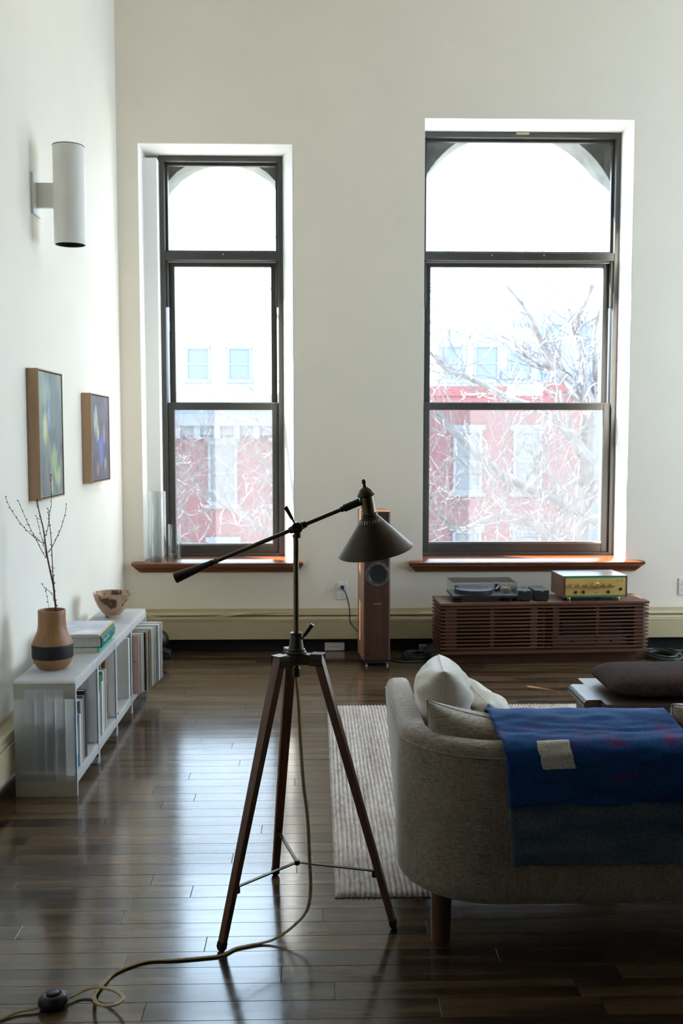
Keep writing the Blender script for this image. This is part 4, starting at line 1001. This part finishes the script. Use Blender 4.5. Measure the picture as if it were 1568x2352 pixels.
# ------------------------------------------------------------------ rug
def rug():
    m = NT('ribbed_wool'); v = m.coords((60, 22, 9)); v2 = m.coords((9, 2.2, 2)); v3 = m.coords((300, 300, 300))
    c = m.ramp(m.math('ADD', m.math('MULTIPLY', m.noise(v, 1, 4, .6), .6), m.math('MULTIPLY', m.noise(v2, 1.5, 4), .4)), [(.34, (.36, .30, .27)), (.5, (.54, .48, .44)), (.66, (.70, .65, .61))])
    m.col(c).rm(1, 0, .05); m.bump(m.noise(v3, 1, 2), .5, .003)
    X0, X1, Ya, Yb = .058, 2.75, 3.045, 5.262; pitch = .0165
    nx = int((X1 - X0) / pitch) * 4; ny = 170
    vs = []; fs = []
    for j in range(ny + 1):
        yv = Ya + (Yb - Ya) * j / ny
        for i in range(nx + 1):
            x = X0 + (X1 - X0) * i / nx
            ph = (i % 4) / 4
            ex = min(x - X0, X1 - x, yv - Ya, Yb - yv)
            h = .0065 + .0075 * abs(sin(pi * ph)) ** .6 + .0022 * NZ.noise((x * 60, yv * 28, 0)) + .0012 * NZ.noise((x * 160, yv * 130, 3))
            if ex < .012: h *= .35 + .65 * max(0, ex) / .012
            jx = .0025 * NZ.noise((0, yv * 30, 7)) if i in (0, nx) else .0016 * NZ.noise((x * 4, yv * 6, 1))
            jy = .003 * NZ.noise((x * 60, 0, 9)) if j in (0, ny) else 0
            vs.append((x + jx, yv + jy, h))
    for j in range(ny):
        for i in range(nx):
            a = j * (nx + 1) + i; fs.append((a, a + 1, a + nx + 2, a + nx + 1))
    mb = MB(); mb.add(vs, fs)
    # skirt down to the floor
    n0 = len(mb.v); rim = [i for i in range(nx + 1)] + [j * (nx + 1) + nx for j in range(1, ny + 1)] + [ny * (nx + 1) + i for i in range(nx - 1, -1, -1)] + [j * (nx + 1) for j in range(ny - 1, 0, -1)]
    for r_ in rim: p = mb.v[r_]; mb.v.append(Vector((p.x, p.y, .0005)))
    k = len(rim)
    for i in range(k): mb.f.append((rim[(i + 1) % k], rim[i], n0 + i, n0 + (i + 1) % k))
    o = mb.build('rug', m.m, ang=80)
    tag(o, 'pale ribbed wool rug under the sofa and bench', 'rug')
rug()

# ------------------------------------------------------------------ sofa
t = thing('sofa', 'low oatmeal linen sofa with rounded back seen from behind', 'sofa', (1.37, 3.05, 0))
OX, OY = 1.37, 3.05
sx0, sx1, sy0, sy1, rc = .240, 2.50, 2.650, 3.445, .272
path = []
for k in range(9): path.append((sx0, sy1 - (sy1 - sy0 - rc) * k / 9, 1, 0))
for k in range(13):
    a = pi + (pi / 2) * k / 12; path.append((sx0 + rc + rc * cos(a), sy0 + rc + rc * sin(a), -cos(a), -sin(a)))
for k in range(1, 20): path.append((sx0 + rc + (sx1 - sx0 - 2 * rc) * k / 20, sy0, 0, 1))
for k in range(13):
    a = 1.5 * pi + (pi / 2) * k / 12; path.append((sx1 - rc + rc * cos(a), sy0 + rc + rc * sin(a), -cos(a), -sin(a)))
for k in range(1, 10): path.append((sx1, sy0 + rc + (sy1 - sy0 - rc) * k / 9, -1, 0))
prof = [(.060, .152), (.030, .153), (.012, .158), (.003, .170), (0, .190), (0, .28), (0, .38), (0, .48), (.0005, .545), (.002, .562), (.0045, .570), (.0050, .574), (.009, .589), (.017, .599), (.030, .604), (.060, .605), (.074, .602), (.083, .592), (.087, .575), (.088, .55), (.088, .45), (.088, .30), (.088, .152)]
def sweep(prof, path):
    vs = []; n = len(prof)
    for (x, yv, nx, ny) in path:
        for d, z in prof:
            w_ = min(1, max(0, (yv - 2.95) / .4)) * max(0, 1 - (z - .15) / .42)
            tp = .036 * w_ * nx if d < .05 else 0
            vs.append((x + nx * d + tp - OX, yv + ny * d - OY, z))
    fs = []
    for i in range(len(path) - 1):
        for j in range(n):
            j2 = (j + 1) % n; fs.append((i * n + j, (i + 1) * n + j, (i + 1) * n + j2, i * n + j2))
    k = (len(path) - 1) * n
    fs += [tuple(reversed(range(n))), tuple(k + j for j in range(n))]
    return MB().add(vs, [tuple(reversed(f)) for f in fs])
# rounded arm fronts: shrink the section over the last centimetres
pf = []
for i, p in enumerate(path): pf.append(p)
sofa_shell = sweep(prof, pf).build('frame', M['linen'], t, .012, 3)
pp = [(x + nx * .0030 - OX, yv + ny * .0030 - OY, .5715) for x, yv, nx, ny in path]
MB().tube(pp, .0028, 6).build('piping', M['linen'], sofa_shell)
bx('seat_base', sx0 + .088 - OX, sx1 - .088 - OX, sy0 + .088 - OY, sy1 - .01 - OY, .155, .300, M['linen'], t, .01)
def cushion_mesh(w_, h_, th, n=22, pw=2.6, pinch=.06, wr=0, seed=0, sag=0, full=.42):
    """pillow in local XZ plane, thickness along y"""
    vs = []; fs = []
    def P(u, v, s):
        e = (1 - abs(u) ** pw) * (1 - abs(v) ** pw)
        y_ = th / 2 * (max(e, 0) ** full)
        px = u * w_ / 2 * (1 - pinch * (1 - abs(v) ** 2) * abs(u) ** 3); pz = v * h_ / 2 * (1 - pinch * (1 - abs(u) ** 2) * abs(v) ** 3)
        if v > 0: pz -= sag * ((1 - u * u) if u < 0 else 1) * v
        if wr:
            q = Vector((px * 9 + seed, pz * 22, s * 3)); y_ += wr * NZ.noise(q) * min(1, e * 3) + wr * .7 * sin(pz * 95 + 6 * NZ.noise((px * 5, pz * 5, seed))) * min(1, e * 2.5) * max(0, NZ.noise((px * 6, pz * 4, seed + 4)) + .25)
        return (px, s * y_, pz)
    for s in (-1, 1):
        for j in range(n + 1):
            for i in range(n + 1):
                u = sin(pi / 2 * (2 * i / n - 1)); v = sin(pi / 2 * (2 * j / n - 1))
                vs.append(P(u, v, s))
    N2 = (n + 1) ** 2
    for s in (0, 1):
        for j in range(n):
            for i in range(n):
                a = s * N2 + j * (n + 1) + i; f = (a, a + 1, a + n + 2, a + n + 1)
                fs.append(f if s == 0 else tuple(reversed(f)))
    rim = [i for i in range(n + 1)] + [j * (n + 1) + n for j in range(1, n + 1)] + [n * (n + 1) + i for i in range(n - 1, -1, -1)] + [j * (n + 1) for j in range(n - 1, 0, -1)]
    edge = [vs[i] for i in rim]
    return vs, fs, edge
def cushion(name, mat, parent, Mx, w_, h_, th, seam=.0022, **kw):
    vs, fs, edge = cushion_mesh(w_, h_, th, **kw)
    mb = MB(Mx); mb.add(vs, fs); o = mb.build(name, mat, parent, ang=70)
    md = o.modifiers.new('weld', 'WELD'); md.merge_threshold = .0004
    sm = MB(Mx); sm.tube(edge, seam, 5, True); sm.build('seam', mat, o if parent is not None else None) if parent is not None else None
    return o
def rounded_box_cushion(name, x0, x1, y0, y1, z0, z1, mat, parent, bev, puff=0):
    mb = MB(); nx, ny = 14, 8
    o = bx(name, x0, x1, y0, y1, z0, z1, mat, parent, bev, 4); return o
for a, b in ((sx0 + .092, 1.365), (1.375, sx1 - .092)): rounded_box_cushion('seat_cushion', a - OX, b - OX, sy0 + .13 - OY, sy1 + .02 - OY, .301, .385, M['linen'], t, .03)
# two loose back cushions that rise above the low back
bc1 = cushion('back_cushion', M['linen'], t, T((.325 + 1.030) / 2 - OX, 2.848 - OY, .532) @ RX(R(4)), .715, .310, .205, n=26, pw=5, pinch=.02, sag=.068, seed=1, wr=.003)
bc2 = cushion('back_cushion', M['linen'], t, T((1.040 + 1.72) / 2 - OX, 2.848 - OY, .532) @ RX(R(4)), .69, .275, .205, n=26, pw=5, pinch=.02, sag=.02, seed=5, wr=.003)
for x in (.356, sx1 - .12):
    for yv in (2.765, sy1 - .11):
        MB(T(x - OX, yv - OY, 0)).lathe([(0, .0135 if yv > 3.04 else 0), (.024, .0135 if yv > 3.04 else 0), (.0275, .016 if yv > 3.04 else .004), (.0295, .1525), (.0295, .156), (0, .156)], 24).build('leg', M['legw'], t, ang=40)
# pillows
t = thing('pillow', 'large square pale linen pillow propped against the sofa arm', 'pillow', (.412, 3.19, .548))
cushion('cover', M['linen2'], t, RZ(pi / 2 - R(5)) @ RX(R(-2)) @ RY(R(6)), .455, .330, .185, n=44, pw=3.2, pinch=.03, wr=.016, seed=2, full=.40)
t = thing('pillow', 'crumpled cream cotton pillow lying beside the large linen pillow', 'pillow', (.575, 3.20, .495))
cushion('cover', M['linen3'], t, RZ(pi / 2 + R(4)) @ RX(R(-24)), .36, .285, .13, n=44, pw=2.6, pinch=.05, wr=.024, seed=8)

# ------------------------------------------------------------------ blue throw
def stitched(name, stops, blot=None, cell=150):
    m = NT(name); v = m.coords()
    vo = m.n('ShaderNodeTexVoronoi'); mp = m.n('ShaderNodeMapping'); mp.inputs['Scale'].default_value = (cell, cell, cell * .8); m.l(v, mp.inputs[0]); m.l(mp.outputs[0], vo.inputs[0]); vo.inputs['Scale'].default_value = 1
    c = m.ramp(m.noise(m.coords((3, 6, 14)), 1.4, 4), stops)
    if blot:
        sp_ = m.n('ShaderNodeSeparateXYZ'); m.l(v, sp_.inputs[0])
        band = m.math('SINE', m.math('MULTIPLY', sp_.outputs[2], 2 * pi / .098))
        f = m.math('ADD', m.math('MULTIPLY', band, .16), m.noise(m.coords((8, 8, 10)), 1.3, 3))
        f = m.math('ADD', f, m.math('MULTIPLY', m.math('SUBTRACT', m.noise(v, 170, 2), .5), .55))
        c = m.mix(m.ramp(f, [(.66, (0, 0, 0)), (.84, (.75, .75, .75))]), c, blot)
    sh = m.ramp(vo.outputs['Distance'], [(.1, (.55, .55, .55)), (.6, (1.15, 1.15, 1.15))])
    m.col(m.mix(.8, c, sh, 'MULTIPLY')).rm(.95, 0, .1); m.p.inputs['Sheen Weight'].default_value = .12
    m.bump(vo.outputs['Distance'], -.8, .004)
    return m.m
M['throw'] = stitched('blue_stitched_cotton', [(.3, (.010, .055, .18)), (.5, (.014, .085, .27)), (.7, (.02, .06, .24))], (.17, .025, .10))
M['throw2'] = stitched('grey_blue_denim', [(.3, (.06, .10, .165)), (.5, (.105, .14, .185)), (.7, (.17, .18, .19))])
M['patch'] = stitched('undyed_patch', [(.3, (.58, .54, .47)), (.7, (.80, .76, .67))], None, 230)
t = thing('throw_blanket', 'blue and grey stitched throw with a white patch over the sofa back', 'blanket', (.80, 2.80, .50))
BX, BY, BZ = .80, 2.80, .50
prof = spline([(v[0], v[1], 0) for v in [(2.985, .44), (2.975, .54), (2.960, .580), (2.930, .616), (2.885, .633), (2.830, .634), (2.785, .627), (2.745, .618), (2.710, .6135), (2.672, .610), (2.645, .594), (2.6375, .570), (2.6365, .53), (2.6365, .48), (2.637, .43), (2.638, .38), (2.6385, .33), (2.639, .277)]], 5)
prof = [(v[0], v[1]) for v in prof]
def lerp(a, b, f): return a + (b - a) * f
NB = 56
def sheet(f0, f1, u0=0, u1=1, off=0, rag=0):
    """part of the throw between profile fractions f0..f1 and width fractions u0..u1"""
    K = len(prof) - 1; vs = []; fs = []
    js = [i / 60 for i in range(61)]
    for jf in js:
        f = lerp(f0, f1, jf) * K; i = min(int(f), K - 1); fr = f - i
        a, b = prof[i], prof[i + 1]; yv, z = lerp(a[0], b[0], fr), lerp(a[1], b[1], fr)
        tn = Vector((0, b[0] - a[0], b[1] - a[1])).normalized(); nm = Vector((0, tn.z, -tn.y))
        down = max(0, (f / K - .45) / .55)
        for k in range(NB + 1):
            u = lerp(u0, u1, k / NB)
            xl = .502 + .030 * down + .006 * NZ.noise((3, f * .25, 0)); xr = 1.026 + .115 * down ** .8 + .006 * NZ.noise((9, f * .25, 0))
            x = lerp(xl, xr, u)
            zz = z + .004 * NZ.noise((x * 9, f * .3, 1)) * (1 if down == 0 else .4)
            if rag and jf == 1: zz += rag * (NZ.noise((x * 7, 0, 5)) + .6 * NZ.noise((x * 60, 0, 2))) + .016 * u
            o_ = off + .0035 * (1 + NZ.noise((x * 14, f * .35, 4)))
            p = Vector((x, yv, zz)) + nm * o_
            vs.append((p.x - BX, p.y - BY, p.z - BZ))
    n = NB + 1
    for j in range(60):
        for k in range(NB): fs.append((j * n + k, j * n + k + 1, (j + 1) * n + k + 1, (j + 1) * n + k))
    return MB().add(vs, fs)
def cloth(mb, name, mat, th=.005):
    o = mb.build(name, mat, t, ang=80); s_ = o.modifiers.new('solid', 'SOLIDIFY'); s_.thickness = th; s_.offset = 0; return o
def frac(zt):
    K = len(prof) - 1
    for i in range(K):
        if prof[i][0] < 2.72 and prof[i + 1][1] <= zt: return (i + (prof[i][1] - zt) / max(1e-6, prof[i][1] - prof[i + 1][1])) / K
    return 1
f_b = frac(.447)
blue = cloth(sheet(0, f_b, off=.006, rag=.010), 'blue_panel', M['throw']); tag(blue, 'deep blue upper panel with red blotches')
gry = cloth(sheet(frac(.500), .998, off=.0005, rag=.005), 'grey_panel', M['throw2']); tag(gry, 'grey blue lower panel')
pt = cloth(sheet(frac(.6075), frac(.552), .165, .325, off=.0105, rag=.001), 'patch', M['patch'], .002); tag(pt, 'square off white patch')

# ------------------------------------------------------------------ low bench with brown cushion
t = thing('bench', 'low dark wooden bench with a notched rounded end on the rug', 'bench', (1.8, 3.88, .0125))
def bl(x, yv): return (x - 1.8, yv - 3.88)
ZB = .4275
bx('top_slab', 1.090 - 1.8, 2.62 - 1.8, 3.672 - 3.88, 4.086 - 3.88, ZB - .040, ZB, M['bench'], t, .0015)
rpr = [(0.004, 0)] + [(-.046 - .020 * sin(a), .020 - .020 * cos(a)) for a in [pi * k / 10 for k in range(11)]] + [(.004, .040)]
Mx = Matrix(((1, 0, 0, 1.090 - 1.8), (0, 0, 1, 0), (0, 1, 0, ZB - .040), (0, 0, 0, 1)))
MB().prism([(p[0], p[1]) for p in rpr], 3.742 - 3.88, 3.985 - 3.88, Mx).build('end_tongue', M['bench'], t, ang=25)
for a, b in ((1.055, 1.095), (2.50, 2.54)): bx('leg', a - 1.8, b - 1.8, 3.755 - 3.88, 3.97 - 3.88, 0, ZB - .040, M['bench'], t, .002)
for a, b in ((1.110, 1.150), (2.55, 2.59)): bx('leg', a - 1.8, b - 1.8, 3.70 - 3.88, 4.06 - 3.88, 0, ZB - .040, M['bench'], t, .002)
bx('apron', 1.16 - 1.8, 2.55 - 1.8, 3.69 - 3.88, 3.71 - 3.88, ZB - .085, ZB - .040, M['bench'], t, .001)
t = thing('bench_cushion', 'long dark brown felt cushion lying on the wooden bench', 'cushion', (1.86, 3.885, .4405))
vs = []; fs = []; nu, nv = 40, 24
L2, W2_, Hh = .735, .178, .092
for j in range(nv):
    a = 2 * pi * j / nv
    for i in range(nu + 1):
        u = sin(pi / 2 * (2 * i / nu - 1))
        ey = (1 - abs(u) ** 16) ** .4; ez = (1 - abs(u) ** 13) ** .5
        cy = abs(cos(a)) ** .55 * (1 if cos(a) > 0 else -1); cz = abs(sin(a)) ** .75 * (1 if sin(a) > 0 else -1)
        z = Hh * .46 + cz * Hh * (.54 if cz > 0 else .46) * ez + .003 * NZ.noise((u * 5, a, 2))
        vs.append((u * L2, cy * W2_ * (.72 + .28 * ey), max(.001, z)))
for j in range(nv):
    for i in range(nu):
        a = j * (nu + 1) + i; b = ((j + 1) % nv) * (nu + 1) + i; fs.append((a, a + 1, b + 1, b))
MB().add(vs, fs).build('cover', M['felt'], t, ang=80)
for o in bpy.data.objects:
    if o.get('label') is None and o.get('category') is None and o.name.startswith('door') and o.parent is None: print('loose', o.name)
